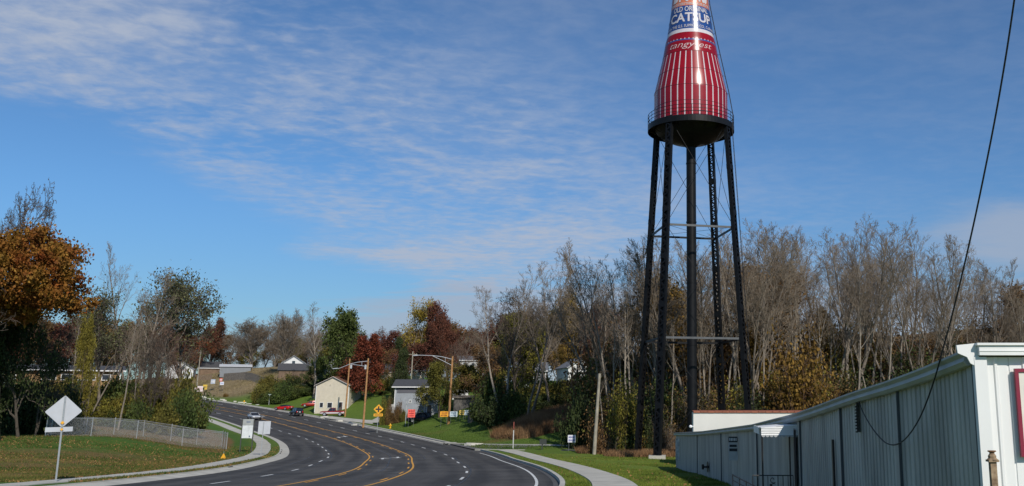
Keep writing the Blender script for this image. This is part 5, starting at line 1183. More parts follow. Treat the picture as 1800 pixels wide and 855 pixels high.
house('house', 'long tan brick house with a dark flat roof behind the left trees', 40, 192, 150, 651, 643, 9, BRICK, R_DRK, False, wins=[(-.19, 2.6, 1.9, .9), (-.02, 2.6, 1.6, .9), (.20, 2.6, 1.6, .9), (.36, 2.6, 1.2, .9)], doors=[(.08, 1, 2.2)], over=.7, base=692)
def board_fence(name, label, pts, h, m, gap=0.02, bw=0.14):
    g0 = G(pts[0][0], pts[0][1]); T = thing(name, label, 'fence', g0); mb = MB(); ps = MB()
    for (xa, Ya), (xb, Yb) in zip(pts[:-1], pts[1:]):
        a = G(xa, Ya) - g0; b = G(xb, Yb) - g0; d_ = b - a; L = d_.to_2d().length; n = int(L / (bw + gap)); u = Vector((d_.x, d_.y, 0)).normalized()
        Mx = Matrix((u, Vector((-u.y, u.x, 0)), Vector((0, 0, 1)))).transposed()
        for i in range(n):
            p = a + d_ * ((i + .5) / n); z = H(p.x + g0.x, p.y + g0.y) - g0.z; hh = h + RNG.uniform(-.03, .03); mb.box((p.x, p.y, z + hh / 2), (bw, .025, hh + .3), Mx)
        for i in range(int(L / 2.4) + 1):
            p = a + d_ * (i * 2.4 / L); z = H(p.x + g0.x, p.y + g0.y) - g0.z; ps.box((p.x + Mx.col[1][0] * .09, p.y + Mx.col[1][1] * .09, z + h / 2), (.1, .1, h + .4), Mx)
    mb.build('boards', m, T); ps.build('posts', m, T); return T
board_fence('wooden_fence', 'weathered grey wooden fence along the crest of the dry slope', [(392, 283), (430, 276), (472, 262)], 2.2, WOODF)
board_fence('wooden_fence', 'short tan wooden fence on the hilltop beside the small white house', [(342, 296), (372, 290)], 1.5, WOODT)
board_fence('wooden_fence', 'brown wooden fence below the house with the white gable', [(492, 250), (536, 243)], 2.0, WOODT)
board_fence('wooden_fence', 'grey wooden fence behind the blue and white yard sign', [(822, 152), (862, 150)], 1.5, WOODF)

# ------------------------------------------------------------------ chain-link fence
def chain_fence():
    pts = [(80, 88), (160, 91), (240, 95), (320, 99.5), (398, 104)]; back = [(390, 109), (300, 105.5), (200, 100), (98, 94)]
    run = [G(*p) for p in pts + back + [pts[0]]]; g0 = run[0].copy(); T = thing('chain_link_fence', 'silver chain-link fence around a grass plot inside the road bend', 'fence', g0)
    ST = mat('galvanised_steel', (0.42, 0.43, 0.43), 0.4, metal=0.5, var=.1); h = 1.72
    mm = bpy.data.materials.new('chain_link_wire'); mm.use_nodes = True; nt = mm.node_tree; N = nt.nodes; Lk = nt.links; b = N['Principled BSDF']; b.inputs['Base Color'].default_value = (.38, .39, .39, 1); b.inputs['Roughness'].default_value = .5; b.inputs['Metallic'].default_value = .3
    at = N.new('ShaderNodeAttribute'); at.attribute_name = 'wire'; sp = N.new('ShaderNodeSeparateColor'); Lk.new(at.outputs['Color'], sp.inputs[0]); fs = []
    for sg in ('ADD', 'SUBTRACT'):
        a = N.new('ShaderNodeMath'); a.operation = sg; Lk.new(sp.outputs[0], a.inputs[0]); Lk.new(sp.outputs[1], a.inputs[1])
        c = N.new('ShaderNodeMath'); c.operation = 'MULTIPLY'; Lk.new(a.outputs[0], c.inputs[0]); c.inputs[1].default_value = 14.0
        d_ = N.new('ShaderNodeMath'); d_.operation = 'FRACT'; Lk.new(c.outputs[0], d_.inputs[0]); e = N.new('ShaderNodeMath'); e.operation = 'LESS_THAN'; Lk.new(d_.outputs[0], e.inputs[0]); e.inputs[1].default_value = .10; fs.append(e.outputs[0])
    mx = N.new('ShaderNodeMath'); mx.operation = 'MAXIMUM'; Lk.new(fs[0], mx.inputs[0]); Lk.new(fs[1], mx.inputs[1]); Lk.new(mx.outputs[0], b.inputs['Alpha'])
    V = []; Fc = []; C = []; rails = MB(); s = 0; k = 0
    for a, b_ in zip(run[:-1], run[1:]):
        L = (b_ - a).to_2d().length; n = max(1, round(L / 3.6))
        for i in range(n):
            p = a.lerp(b_, i / n); q = a.lerp(b_, (i + 1) / n); p.z = H(p.x, p.y); q.z = H(q.x, q.y); p -= g0; q -= g0; up = Vector((0, 0, h))
            ln = (q - p).length; V += [p, q, q + up, p + up]; Fc.append((k, k + 1, k + 2, k + 3)); C += [(s, 0, 0, 1), (s + ln, 0, 0, 1), (s + ln, h, 0, 1), (s, h, 0, 1)]; k += 4; s += ln
            rails.tube(p + up, q + up, .025, n=5)
            e = MB(); r = .045 if i == 0 else .034; e.tube(p - Vector((0, 0, .2)), p + Vector((0, 0, h + .08)), r, n=7); e.lathe([(r, 0), (r * 1.2, .02), (0, .06)], 7, tuple(p + Vector((0, 0, h + .08)))); e.build('post', ST, T)
    o = link_mesh('wire_mesh', [tuple(v) for v in V], Fc, mm, T); at_ = o.data.attributes.new('wire', 'FLOAT_COLOR', 'POINT'); at_.data.foreach_set('color', np.array(C, np.float32).ravel())
    rails.build('top_rail', ST, T)
chain_fence()

# ------------------------------------------------------------------ poles and street lamps
WP = mat('orange_brown_wood_pole', (0.36, 0.19, 0.075), 0.85, var=.25, scale=3); WPG = mat('weathered_grey_pole', (0.30, 0.27, 0.21), 0.9, var=.25, scale=2); ALU = mat('brushed_aluminium', (0.62, 0.64, 0.66), 0.4, metal=.4, var=.06)
def pole(name, label, px, Y, top, r, m, lean=0.0, cat='pole', base=None):
    g = G(px, Y); 
    T = thing(name, label, cat, g); h = P(px, top, Y).z - g.z
    MB().tube((0, 0, -.5), (lean * h, 0, h), r * 1.15, r * .8, 10).build('shaft', m, T); return T, h
def lamp_arm(T, h, tip_px, tip_top, Y, drop):
    g = T.location; tp = P(tip_px, tip_top, Y) - g; a0 = Vector((0, -.1, h - .55)); a1 = Vector((0, -.1, h - 1.55)); m = MB()
    mid = Vector((tp.x * .55, -.1, (h - .55) * .45 + tp.z * .55 + .25)); m.path([a0, a0.lerp(mid, .5) + Vector((0, 0, .1)), mid, tp + Vector((.5, 0, .02)), tp], .055, 7); m.path([a1, a1.lerp(mid, .5), mid - Vector((0, 0, .05))], .045, 6); c = a0.lerp(mid, .33) + Vector((0, 0, .08)); m.tube(c, a1.lerp(mid, .33), .03); m.build('lamp_arm', ALU, T)
    l = MB(); l.add([(tp.x + .15, -.28, tp.z + .1), (tp.x + .15, .08, tp.z + .1), (tp.x - .75, .04, tp.z + .02), (tp.x - .75, -.24, tp.z + .02), (tp.x + .15, -.30, tp.z - .05), (tp.x + .15, .10, tp.z - .05), (tp.x - .7, .03, tp.z - .10), (tp.x - .7, -.23, tp.z - .10)], [(0, 1, 2, 3), (4, 7, 6, 5), (0, 4, 5, 1), (2, 6, 7, 3), (0, 3, 7, 4), (1, 5, 6, 2)]); l.build('lamp_head', ALU, T)
T, h = pole('street_lamp', 'orange-brown wooden street lamp pole with a long arm beside the yellow yard sign', 788.5, 158, 626, .19, WP, .010, 'street lamp'); lamp_arm(T, h, 733, 625, 158, 0)
T, h = pole('street_lamp', 'wooden street lamp pole with its arm reaching left before the deep red tree', 638.5, 171, 630, .17, WP, .006, 'street lamp'); lamp_arm(T, h, 592, 648, 171, 0)
m = MB(); m.tube((-.35, 0, h - 2.0), (-.35, 0, h - 1.2), .2, n=10); m.build('transformer', mat('grey_transformer_paint', (.42, .44, .45), .5), T)
T, h = pole('utility_pole', 'wooden utility pole with a grey transformer in front of the beige garage', 606.5, 202, 631, .16, WP, .012, 'utility pole'); m = MB(); m.tube((.5, 0, h - 2.1), (.5, 0, h - 1.3), .24, n=10); m.build('transformer', mat('grey_transformer_paint', (.42, .44, .45), .5), T)
T, h = pole('utility_pole', 'old pale leaning utility pole at the edge of the wood left of the tower', 1044, 94.5, 657, .17, WPG, .055, 'utility pole')
for px, Yd, top, lab in ((721, 212, 618, 'grey utility pole with a crossarm behind the blue-grey house'), (346, 288, 616, 'pale utility pole on the hilltop beside the small white gabled house'), (838, 200, 612, 'thin utility pole with a short crossarm right of the tall white house')):
    T, h = pole('utility_pole', lab, px, Yd, top, .15, WPG, .0, 'utility pole'); m = MB(); m.box((0, -.15, h - .7), (2.2 if px != 346 else 1.0, .1, .12)); [m.tube((q, -.15, h - .64), (q, -.15, h - .45), .05) for q in (-.9, -.4, .4, .9)]; m.build('crossarm', WPG, T)

# ------------------------------------------------------------------ traffic signs and yard signs
SGB = mat('bare_sign_metal', (0.47, 0.48, 0.50), 0.5, metal=.3, var=.06, scale=2); STP = mat('steel_sign_post', (0.28, 0.30, 0.31), 0.5, metal=.4); YLW = mat('yellow_sign_sheeting', (0.75, 0.36, 0.015), 0.5, var=.05); BLK2 = mat('black_sign_marks', (0.015, 0.015, 0.015), 0.6)
def rot_face(g): return math.atan2(-g.x, g.y)
def diamond(m, c, r, t=.02, bev=.12):       # rounded diamond panel in the xz plane
    pts = []
    for k in range(4):
        a = k * math.pi / 2; p = Vector((math.cos(a), math.sin(a))) * r; nx_ = Vector((math.cos(a + math.pi / 2), math.sin(a + math.pi / 2))) * r; pv = Vector((math.cos(a - math.pi / 2), math.sin(a - math.pi / 2))) * r
        pts += [tuple(p.lerp(pv, bev * .6)), tuple(p.lerp(pv, bev * .15).lerp(p.lerp(nx_, bev * .15), .0) * .985), tuple(p.lerp(nx_, bev * .15) * .985), tuple(p.lerp(nx_, bev * .6))]
    m.prism([(c[0] + x, c[2] + y) for x, y in pts], c[1] - t, c[1] + t, 'y')
g = G(99, 42); T = thing('warning_sign', 'bare metal back of a diamond road sign leaning on its post at lower left', 'road sign', g, rot_face(g)); T.rotation_euler = (0, R(-1.2), rot_face(g)); sc_ = 38.5 / 1600; hsc = 42.3 / 1600
m = MB(); hz = (848 - 705) * hsc; m.box((0, 0, hz / 2 - .2), (.07, .04, hz + .3)); m.box((0, .03, hz / 2 - .2), (.035, .03, hz + .3)); m.build('post', STP, T)
m = MB(); diamond(m, (0, .06, hz - 29.5 * sc_), 29.5 * sc_); m.build('sign_panel', SGB, T)
m = MB(); m.box((-.10, .06, hz - 62 * sc_), (43 * sc_, .02, 8.5 * sc_)); m.build('plaque', SGB, T)
MB().box((0, -.03, hz - 50 * sc_), (.11, .02, .11), Matrix.Rotation(.8, 3, 'Y')).build('sticker', YLW, T); MB().box((0, -.03, hz - 62 * sc_), (.09, .02, .09), Matrix.Rotation(.8, 3, 'Y')).build('sticker', YLW, T)
m = MB(); [m.tube((0, -.035, z), (0, -.02, z), .02, n=6) for z in (hz - 12 * sc_, hz - 40 * sc_)]; m.build('bolts', STP, T)
g = G(459, 89); T = thing('regulatory_sign', 'plain grey back of a rectangular road sign standing on the left verge', 'road sign', g, rot_face(g)); u = 89 / 1600; z1 = P(460, 741, 89).z - g.z
MB().box((0, 0, z1 / 2 - .2), (.06, .05, z1 + .3)).build('post', STP, T); MB().box((.08, .05, z1 - 10.5 * u), (19 * u, .02, 21.5 * u)).build('sign_panel', SGB, T)
g = G(432, 98); T = thing('notice_board', 'tall white board with grey header on two dark posts left of the rectangular sign', 'sign', g, rot_face(g) - .25); u = 98 / 1600; z1 = P(432, 737, 98).z - g.z; w_ = 18.5 * u
for sx in (-1, 1): MB().box((sx * w_ / 2, 0, z1 / 2 - .2), (.09, .09, z1 + .5)).build('post', mat('dark_bronze_post', (.06, .06, .055), .5), T)
MB().box((0, -.02, z1 - 21 * u), (w_ - .1, .04, 21 * u)).build('panel', mat('white_board_panel', (.62, .64, .64), .5), T); MB().box((0, -.02, z1 - 5.2 * u), (w_ - .1, .045, 10.4 * u)).build('header', mat('grey_board_header', (.33, .34, .33), .5), T)
m = MB(); [m.box((-.12 + .1 * i, -.05, z1 - 4.8 * u), (.07, .01, .14)) for i in range(4)]; m.box((.25, -.05, z1 - 28.5 * u), (.12, .01, .14)); m.build('board_marks', mat('blue_grey_ink', (.10, .14, .22), .5), T)
g = G(663, 156); T = thing('crossroad_sign', 'yellow diamond crossroad warning sign with a black cross and a yellow plaque', 'road sign', g, rot_face(g)); u = 156 / 1600; z1 = P(663, 711, 156).z - g.z
MB().box((0, 0.03, z1 / 2 - .3), (.08, .05, z1 + .2)).build('post', STP, T); m = MB(); diamond(m, (0, -.03, z1 - 8.2 * u), 8.2 * u); m.build('sign_panel', YLW, T)
m = MB(); m.box((0, -.07, z1 - 8.2 * u), (.22, .02, .95)); m.box((0, -.072, z1 - 8.2 * u), (.95, .02, .22)); m.build('cross_symbol', BLK2, T)
m = MB(); m.box((0, -.03, z1 - 17.8 * u), (15 * u, .02, 4.6 * u)); m.build('plaque', YLW, T); m = MB(); [m.box((-.5 + .17 * i, -.05, z1 - 17.8 * u), (.10, .01, .18)) for i in range(7)]; m.build('plaque_marks', BLK2, T)
RNGm = random.Random(2)
def yard_sign(label, px0, px1, y0, y1, Y, c1, c2, bars=3, split=None):
    g = G((px0 + px1) / 2, Y); T = thing('yard_sign', label, 'yard sign', g, rot_face(g)); u = Y / 1600; w = (px1 - px0) * u; zt = P(px0, y0, Y).z - g.z; zb_ = max(P(px0, y1, Y).z - g.z, .05); hh = zt - zb_
    MB().box((0, 0, (zt + zb_) / 2), (w, .03, hh)).build('panel', mat('panel_%d_%d_%d' % tuple(int(q * 99) for q in c1), c1, .5, var=.08, scale=3), T)
    [MB().tube((sx * w * .35, .03, zb_ + .1), (sx * w * .35, .03, -.2), .015, n=5).build('stake', STP, T) for sx in (-1, 1)]
    m = MB(); n = bars
    for i in range(n):
        z = zt - hh * (i + .7) / (n + .4); k = 5; 
        for j in range(k): 
            ww = w * .8 / k; m.box((-w * .4 + ww * (j + .5), -.03, z), (ww * RNGm.uniform(.5, .85), .01, hh / n * RNGm.uniform(.35, .6)))
    m.build('lettering', mat('ink_%d_%d_%d' % tuple(int(q * 99) for q in c2), c2, .5), T)
yard_sign('bright red yard sign with dark lettering on the green bank', 716, 728, 720, 734, 165, (.85, .13, .09), (.35, .01, .02))
yard_sign('orange-yellow banner sign left of the street lamp pole', 773, 786.5, 723.5, 733, 157, (.85, .38, .02), (.35, .10, .01), 2)
yard_sign('pale blue and white banner sign right of the street lamp pole', 790.5, 803, 723.5, 733, 157, (.55, .62, .66), (.16, .26, .33), 2)
yard_sign('yellow part of the double banner sign before the green bushes', 807, 816, 721.5, 729.5, 156, (.70, .48, .10), (.25, .20, .05), 2)
yard_sign('blue-white banner sign touching the yellow one before the green bushes', 816.5, 829, 721, 730, 156, (.50, .57, .60), (.12, .22, .30), 2)
yard_sign('white and blue campaign sign in the grass left of the old pole', 998, 1011, 765, 778, 100, (.66, .66, .70), (.09, .09, .33), 2)
yard_sign('pinkish white board standing low on the dry slope', 342, 354.5, 679, 688.5, 262, (.66, .56, .54), (.6, .4, .4), 1)
yard_sign('yellow board beside the pinkish white one on the dry slope', 355.5, 362, 676.5, 685, 263, (.62, .40, .04), (.3, .2, .05), 1)
yard_sign('blue-grey board higher up on the dry slope', 369, 376, 667, 675, 270, (.36, .40, .48), (.6, .6, .6), 1)
yard_sign('red-topped board near the crest of the dry slope', 384.5, 389, 665, 671, 272, (.55, .10, .06), (.6, .6, .6), 1)
yard_sign('small white and blue board under the red-topped one on the dry slope', 385.5, 391.5, 671.5, 677, 268, (.62, .64, .70), (.2, .25, .5), 1)
# marker post, small flags, hydrants, kerb inlets, slabs
g = G(902, 106); T = thing('marker_post', 'slim white marker post with a red top at the grassy corner of the side drive', 'post', g); z1 = P(902, 742, 106).z - g.z
MB().box((0, 0, z1 * .35), (.10, .05, z1 * .7 + .2)).build('shaft', mat('white_post_paint', (.5, .5, .48), .6), T); MB().box((0, 0, z1 * .85), (.10, .05, z1 * .3)).build('top', mat('red_brown_post_top', (.25, .06, .04), .6), T)
for px, Yd, top, lab in ((472.5, 236, 693, 'thin grey street name post at the kerb near the red car'), (712.5, 168, 705, 'thin grey post in the grass before the blue-grey house')):
    g = G(px, Yd); T = thing('thin_post', lab, 'post', g); z1 = P(px, top, Yd).z - g.z; MB().tube((0, 0, -.2), (0, 0, z1), .06, n=6).build('shaft', mat('pale_post_paint', (.42, .44, .42), .5), T)
    if px < 500: MB().box((0, -.05, z1 - .12), (.75, .03, .22)).build('name_blade', mat('green_grey_blade', (.30, .36, .32), .5), T)
def hydrant(px, Y, off, lab, base_white=True):
    s = min(np.linspace(0, SEND, 3000), key=lambda t: abs(proj((*[float(q) for q in rp(t, off)], H(*[float(q) for q in rp(t, off)])))[0] - px)); x, y = [float(q) for q in rp(s, off)]
    T = thing('fire_hydrant', lab, 'hydrant', (x, y, H(x, y))); yl = mat('yellow_hydrant_paint', (.72, .40, .02), .45); wh = mat('cream_hydrant_paint', (.6, .55, .4), .5); k = 1.15
    MB().lathe([(r * k, z * k) for r, z in ((.17, 0), (.17, .05), (.12, .06), (.12, .3))], 14).build('base', wh if base_white else yl, T)
    MB().lathe([(r * k, z * k) for r, z in ((.12, .3), (.115, .5), (.15, .51), (.15, .56), (.12, .58), (.10, .66), (.05, .71), (.04, .76), (.0, .77))], 14).build('barrel', yl, T)
    m = MB(); m.tube((-.24 * k, 0, .44 * k), (.24 * k, 0, .44 * k), .055 * k, n=10); m.tube((0, 0, .42 * k), (0, -.25 * k, .42 * k), .075 * k, n=10); m.build('outlets', yl, T)
hydrant(686, 155, 13.6, 'yellow fire hydrant on the green verge right of the crossroad sign', False); hydrant(429, 245, 13.4, 'yellow and white fire hydrant at the far kerb below the dry slope')
g = G(393, 82); T = thing('cable_marker', 'small yellow triangular marker in the field near the corner of the wire fence', 'marker', g); MB().add([(-.22, -.1, 0), (.22, -.1, 0), (.22, .12, 0), (-.22, .12, 0), (0, 0, .5)], [(0, 1, 4), (1, 2, 4), (2, 3, 4), (3, 0, 4), (0, 3, 2, 1)]).build('cone', YLW, T); MB().tube((0, 0, .4), (0, 0, .62), .02, n=5).build('stem', STP, T)
g = G(953, 103); T = thing('utility_box', 'small dark meter box on a post in the grass below the rusty dry grass', 'utility box', g); MB().box((0, 0, .25), (.12, .12, .7)).build('post', mat('dark_green_box', (.035, .04, .035), .6), T); MB().box((.1, 0, .85), (.75, .35, .55)).build('box', mat('dark_green_box', (.035, .04, .035), .6), T)
SLAB = mat('broken_pale_concrete', (.52, .50, .44), .9, var=.1)
def slab(px, Y, w, d_, lab, grp='broken concrete slabs on the verges', off=None, s=None, h=.14):
    if off is not None: x, y = [float(q) for q in rp(s, off)]
    else: g = G(px, Y); x, y = g.x, g.y
    m = MB(); rr = RNGm; n = 7; poly = [(w / 2 * math.cos(6.283 * i / n) * rr.uniform(.75, 1.1), d_ / 2 * math.sin(6.283 * i / n) * rr.uniform(.75, 1.1)) for i in range(n)]; m.prism(poly, -.1, h, 'z')
    o = m.build('concrete_slab', SLAB); o.location = (x, y, H(x, y)); o.rotation_euler = (rr.uniform(-.05, .05), rr.uniform(-.05, .05), rr.random() * .6 - .3); tag(o, lab, 'slab', grp)
for px, Yd, w, lab in ((570, 200, 1.8, 'leftmost pale concrete slab in the grass left of the deep red tree'), (597, 188, 1.5, 'small pale slab in the grass below the transformer pole'), (624, 176, 1.8, 'pale concrete slab in the grass below the street lamp before the red tree'), (833, 118, 2.2, 'pile of pale broken concrete left of the side drive corner'), (826, 116, 1.4, 'small broken piece beside the concrete pile at the side drive corner')):
    slab(px, Yd, w, .8, lab, h=.22)
for i in range(26):
    slab(0, 0, RNGm.uniform(.8, 2.4), RNGm.uniform(.4, .9), 'pale broken concrete rubble along the far kerb below the dry slope', 'rubble along the far kerb', RNGm.uniform(12.8, 14.5), s_of_Y(225) + i * 4.2 + RNGm.uniform(-1, 1), h=RNGm.uniform(.12, .35))
for i, sy in enumerate((97, 101, 106, 66)):
    s0 = s_of_Y(sy); m = MB(); pa = [float(q) for q in rp(s0, -8.28)]; pb_ = [float(q) for q in rp(s0 + 1.4, -8.28)]; m.bar((pa[0], pa[1], H(*pa) + .0), (pb_[0], pb_[1], H(*pb_) + .0), .10, .075)
    tag(m.build('kerb_inlet', mat('black_drain_opening', (.01, .01, .01), .9)), ('dark storm drain slot in the kerb at the tightest part of the bend', 'dark storm drain slot in the kerb at the tightest part of the bend', 'dark storm drain slot in the kerb at the tightest part of the bend', 'single rusty drain slot in the kerb below the grey sign backs')[i], 'drain', 'storm drain slots in the left kerb')

# ------------------------------------------------------------------ vehicles
TYR = mat('tyre_rubber', (.015, .015, .016), .8); RIM = mat('alloy_rim', (.45, .46, .48), .35, metal=.6); CGL = mat('car_glass', (.012, .014, .018), .08, var=.1, spec=.8); LMP = mat('clear_headlight', (.75, .76, .78), .15, spec=.8); TLR = mat('red_tail_light', (.45, .01, .01), .25); BMP = mat('black_bumper_plastic', (.03, .03, .03), .6); PLT = mat('white_number_plate', (.6, .6, .6), .5)
def loft(m, st):                            # st: list of (x, [(y,z)...half section from centre-bottom to centre-top])
    n = len(st[0][1]); k = len(m.v)
    for x, sec in st:
        full = [(y, z) for y, z in sec] + [(-y, z) for y, z in sec[::-1]]
        for y, z in full: m.v.append((x, y, z))
    N2 = 2 * n
    for i in range(len(st) - 1):
        for j in range(N2):
            m.f.append((k + i * N2 + j, k + i * N2 + (j + 1) % N2, k + (i + 1) * N2 + (j + 1) % N2, k + (i + 1) * N2 + j)); m.mi.append(m.cur)
    m.f.append(tuple(range(k, k + N2))[::-1]); m.mi.append(m.cur); m.f.append(tuple(range(k + (len(st) - 1) * N2, k + len(st) * N2))); m.mi.append(m.cur)
def car(name, label, loc, heading, paint, L=4.5, W=1.75, kind='sedan', lower=None):
    """heading: angle of the car's nose (local +x) in world"""
    T = thing(name, label, 'pickup' if kind == 'pickup' else 'car', loc, heading); hw = W / 2
    def sec(b, mid, belt, w1=1.0, w2=.93): return [(hw * w1 * .86, b), (hw * w1, b + (mid - b) * .35), (hw * w1, mid), (hw * w2, belt), (hw * w2 * .45, belt + .03)]
    if kind == 'sedan': bd = [(-.5, .36, .62, .80, .80), (-.46, .24, .70, .92, .92), (-.30, .2, .74, .96, 1), (-.05, .2, .72, .92, 1), (.17, .2, .70, .90, 1), (.36, .2, .66, .80, .96), (.47, .24, .58, .68, .86), (.5, .34, .50, .56, .74)]; roof = 1.40; gh = [(-.41, .94), (-.26, 1.36), (-.10, 1.41), (.06, 1.38), (.235, .88)]; wr = .31
    elif kind == 'sport': bd = [(-.5, .34, .66, .78, .82), (-.45, .2, .68, .86, .94), (-.28, .18, .70, .86, 1), (-.05, .18, .62, .78, .97), (.15, .18, .62, .76, .98), (.34, .18, .62, .72, .97), (.46, .2, .50, .58, .85), (.5, .3, .42, .48, .68)]; roof = 1.18; gh = [(-.38, .84), (-.22, 1.14), (-.08, 1.19), (.02, 1.15), (.19, .76)]; wr = .31
    elif kind == 'suv': bd = [(-.5, .45, .80, 1.02, .90), (-.48, .34, .84, 1.06, .96), (-.28, .3, .86, 1.08, 1), (0, .3, .84, 1.05, 1), (.22, .3, .82, 1.03, 1), (.40, .3, .80, .98, .96), (.48, .36, .74, .90, .90), (.5, .45, .66, .78, .84)]; roof = 1.75; gh = [(-.49, 1.06), (-.44, 1.68), (-.20, 1.76), (.08, 1.72), (.22, 1.04)]; wr = .38
    else: bd = [(-.5, .48, .80, 1.0, .92), (-.48, .42, .84, 1.05, .98), (-.28, .38, .84, 1.05, 1), (-.08, .38, .84, 1.05, 1), (.18, .36, .84, 1.06, 1), (.40, .36, .82, 1.02, .97), (.485, .40, .76, .94, .93), (.5, .48, .66, .80, .88)]; roof = 1.75; gh = [(-.10, 1.05), (-.085, 1.66), (.0, 1.74), (.10, 1.70), (.20, 1.06)]; wr = .38
    m = MB(); loft(m, [(x * L, sec(b, md, bl, w)) for x, b, md, bl, w in bd]); m.build('body', paint, T, smooth=True)
    g = MB(); loft(g, [(x * L, [(hw * .86, bd[3][3] - .05), (hw * (.88 if z < roof - .3 else .70), z - .02), (hw * (.5 if z > roof - .3 else .8), z)]) for x, z in gh]); g.build('windows', CGL, T, smooth=False)
    r = MB(); xs = [x for x, z in gh if z > roof - .12]; xa, xb = min(xs) * L - .05, max(xs) * L + .05
    loft(r, [(xa, [(hw * .72, roof - .08), (hw * .70, roof - .03), (hw * .4, roof + .01)]), ((xa + xb) / 2, [(hw * .74, roof - .05), (hw * .72, roof), (hw * .4, roof + .04)]), (xb, [(hw * .72, roof - .09), (hw * .68, roof - .04), (hw * .4, roof - .01)])])
    for (x0_, z0_), (x1_, z1_) in ((gh[0], gh[1]), (gh[3], gh[4])):
        for sy in (-1, 1): r.bar((x0_ * L, sy * hw * .87, z0_), (x1_ * L, sy * hw * .71 if z1_ > z0_ else sy * hw * .87, z1_), .06, .05)
    for sy in (-1, 1): r.bar(((gh[1][0] + gh[3][0]) / 2 * L, sy * hw * .885, bd[3][3] - .02), ((gh[1][0] + gh[3][0]) / 2 * L, sy * hw * .73, roof - .05), .07, .04)
    r.build('roof', paint if kind != 'sport' else mat('black_soft_top', (.015, .015, .017), .8), T)
    if lower: 
        q = MB(); loft(q, [(x * L * 1.002, [(hw * w * .87, b + .02), (hw * w * 1.012, b + (md - b) * .4), (hw * w * 1.012, md - .02), (hw * w * .6, md - .02)]) for x, b, md, bl, w in bd]); q.build('lower_body', lower, T)
    for sx, nm in ((-.30, 'r'), (.31, 'f')):
        for sy in (-1, 1):
            w_ = MB(); w_.lathe([(0.0, 0), (wr, 0), (wr, .02), (wr + .02, .05), (wr + .02, .19), (wr, .22), (0, .22)], 20); wo = w_.build('wheel', TYR, T); wo.rotation_euler = (R(90), 0, 0); wo.location = (sx * L, sy * hw * .97 + (.22 if sy > 0 else 0) - (.0), wr + .02); 
            rm = MB(); rm.lathe([(0, 0), (wr * .62, 0), (wr * .66, .012), (wr * .60, .02), (0, .02)], 14); ro_ = rm.build('rim', RIM, wo); ro_.location = (0, 0, -.015 if sy > 0 else .215) if False else (0, 0, .215 if sy < 0 else -.015)
    for sy in (-1, 1):
        MB().box((.485 * L, sy * hw * .62, bd[-1][3] + .03), (.10, .34, .14)).build('headlight', LMP, T); MB().box((-.495 * L, sy * hw * .70, bd[0][2] + .10), (.06, .28 if kind != 'suv' else .16, .14 if kind != 'suv' else .34)).build('tail_light', TLR, T)
        MB().box((gh[-2][0] * L + .35, sy * (hw + .06), bd[3][3] + .08), (.10, .18, .13)).build('mirror', paint, T)
    m = MB(); m.box((.503 * L, 0, .42), (.10, W * .78, .16)); m.box((-.503 * L, 0, .46), (.10, W * .86, .20)); m.build('bumpers', BMP, T)
    MB().box((-.507 * L - .05, 0, .66 if kind != 'suv' else .85), (.02, .34, .16)).build('number_plate', PLT, T)
    if kind == 'pickup':
        m = MB()
        for sy in (-1, 1): m.box((-.29 * L, sy * hw * .95, 1.10), (.40 * L, .07, .14))
        m.box((-.49 * L, 0, 1.10), (.07, W * .9, .14)); m.build('bed_rails', paint, T); m = MB(); m.box((-.29 * L, 0, 1.075), (.36 * L, W * .82, .02)); m.build('bed_liner', BMP, T)
    return T
def paint(n, c, r=.25): return mat(n, c, r, var=.04, scale=.6, spec=.6, metal=.15)
def road_spot(px, off):
    best = min(np.linspace(s_of_Y(120), SEND, 3000), key=lambda t: abs(proj((*[float(q) for q in rp(t, off)], H(*[float(q) for q in rp(t, off)]) + .3))[0] - px)); x, y = [float(q) for q in rp(best, off)]
    x2, y2 = [float(q) for q in rp(best + 2, off)]; return (x, y, H(x, y) + DZR + .01), math.atan2(y2 - y, x2 - x)
loc, hd = road_spot(446, -1.9); car('silver_car', 'silver-grey saloon car driving towards the camera in the left lane', loc, hd + math.pi, paint('silver_car_paint', (.42, .43, .45)), kind='sedan')
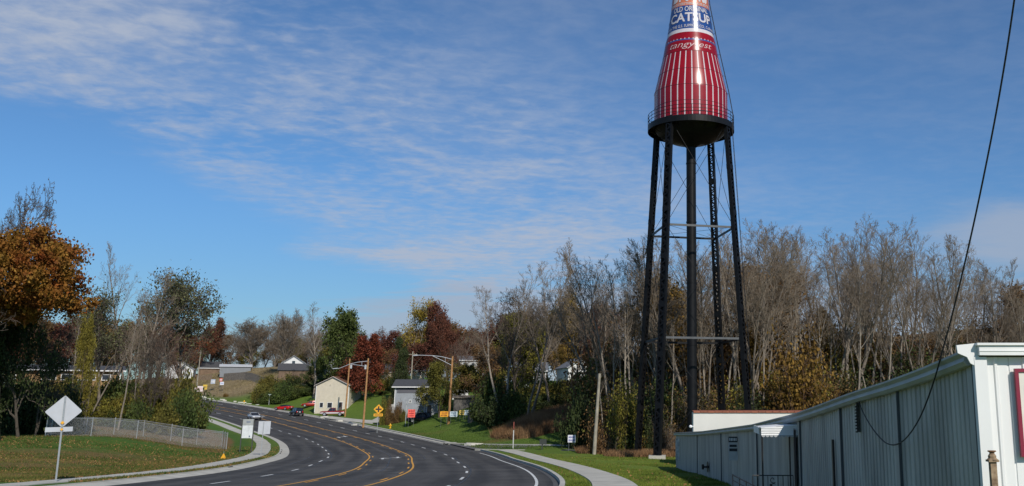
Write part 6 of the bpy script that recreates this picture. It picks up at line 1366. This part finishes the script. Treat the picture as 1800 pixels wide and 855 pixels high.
loc, hd = road_spot(521, 9.2); car('black_suv', 'black off-road car driving away up the road behind the red sports car', loc, hd, paint('black_car_paint', (.010, .010, .012)), L=4.4, kind='suv')
loc, hd = road_spot(499, 13.2); g = Vector(loc); car('red_sports_car', 'bright red sports car with black roof at the right-hand kerb facing left', (g.x, g.y, g.z + .12), hd + .42, paint('bright_red_paint', (.62, .012, .012)), L=4.5, kind='sport')
g = G(585, 203); car('pickup_truck', 'white and dark red pickup truck parked before the beige garage', g + Vector((0, 0, .1)), rot_face(g) + math.pi - .15, paint('dark_red_paint', (.22, .015, .018)), L=5.2, kind='pickup', lower=paint('pickup_white_paint', (.62, .60, .60)))
g = G(735, 169); car('dark_suv', 'dark blue car parked in the shade of the tree against the blue-grey house', g, rot_face(g) + math.pi + .25, paint('dark_blue_paint', (.012, .016, .03)), L=4.3, kind='suv')
g = G(546, 224); car('red_parked_car', 'dark red car mostly hidden left of the beige garage', g, rot_face(g) + math.pi, paint('parked_red_paint', (.30, .02, .015)), L=4.3, kind='sedan')
# drives by the houses
def gp(px, Y): v = G(px, Y); return (v.x, v.y)
patch('house_drive', [gp(572, 196), gp(655, 178), gp(656, 188), gp(570, 206)], 0.08, CONC, 10)
patch('house_drive', [gp(640, 182), gp(664, 180), gp(704, 200), gp(690, 206)], 0.10, CONC, 12)
patch('house_road', [gp(652, 174), gp(697, 177), gp(706, 190), gp(674, 182)], 0.08, DRV, 12)

# look-alike trees are told apart by their order from the left
ORD = 'first second third fourth fifth sixth seventh eighth ninth tenth eleventh twelfth thirteenth fourteenth fifteenth sixteenth seventeenth eighteenth nineteenth twentieth twenty-first twenty-second twenty-third twenty-fourth twenty-fifth twenty-sixth twenty-seventh twenty-eighth'.split()
same = {}
for o in COL.objects:
    if o.parent is None and o.get('group') and o.get('category') in ('tree', 'bush'): same.setdefault(o['label'], []).append(o)
for lab, lst in same.items():
    if 1 < len(lst) <= 28:
        for i, o in enumerate(sorted(lst, key=lambda q: q.location.x / q.location.y)): o['label'] = lab + ', %s from the left' % ORD[i]
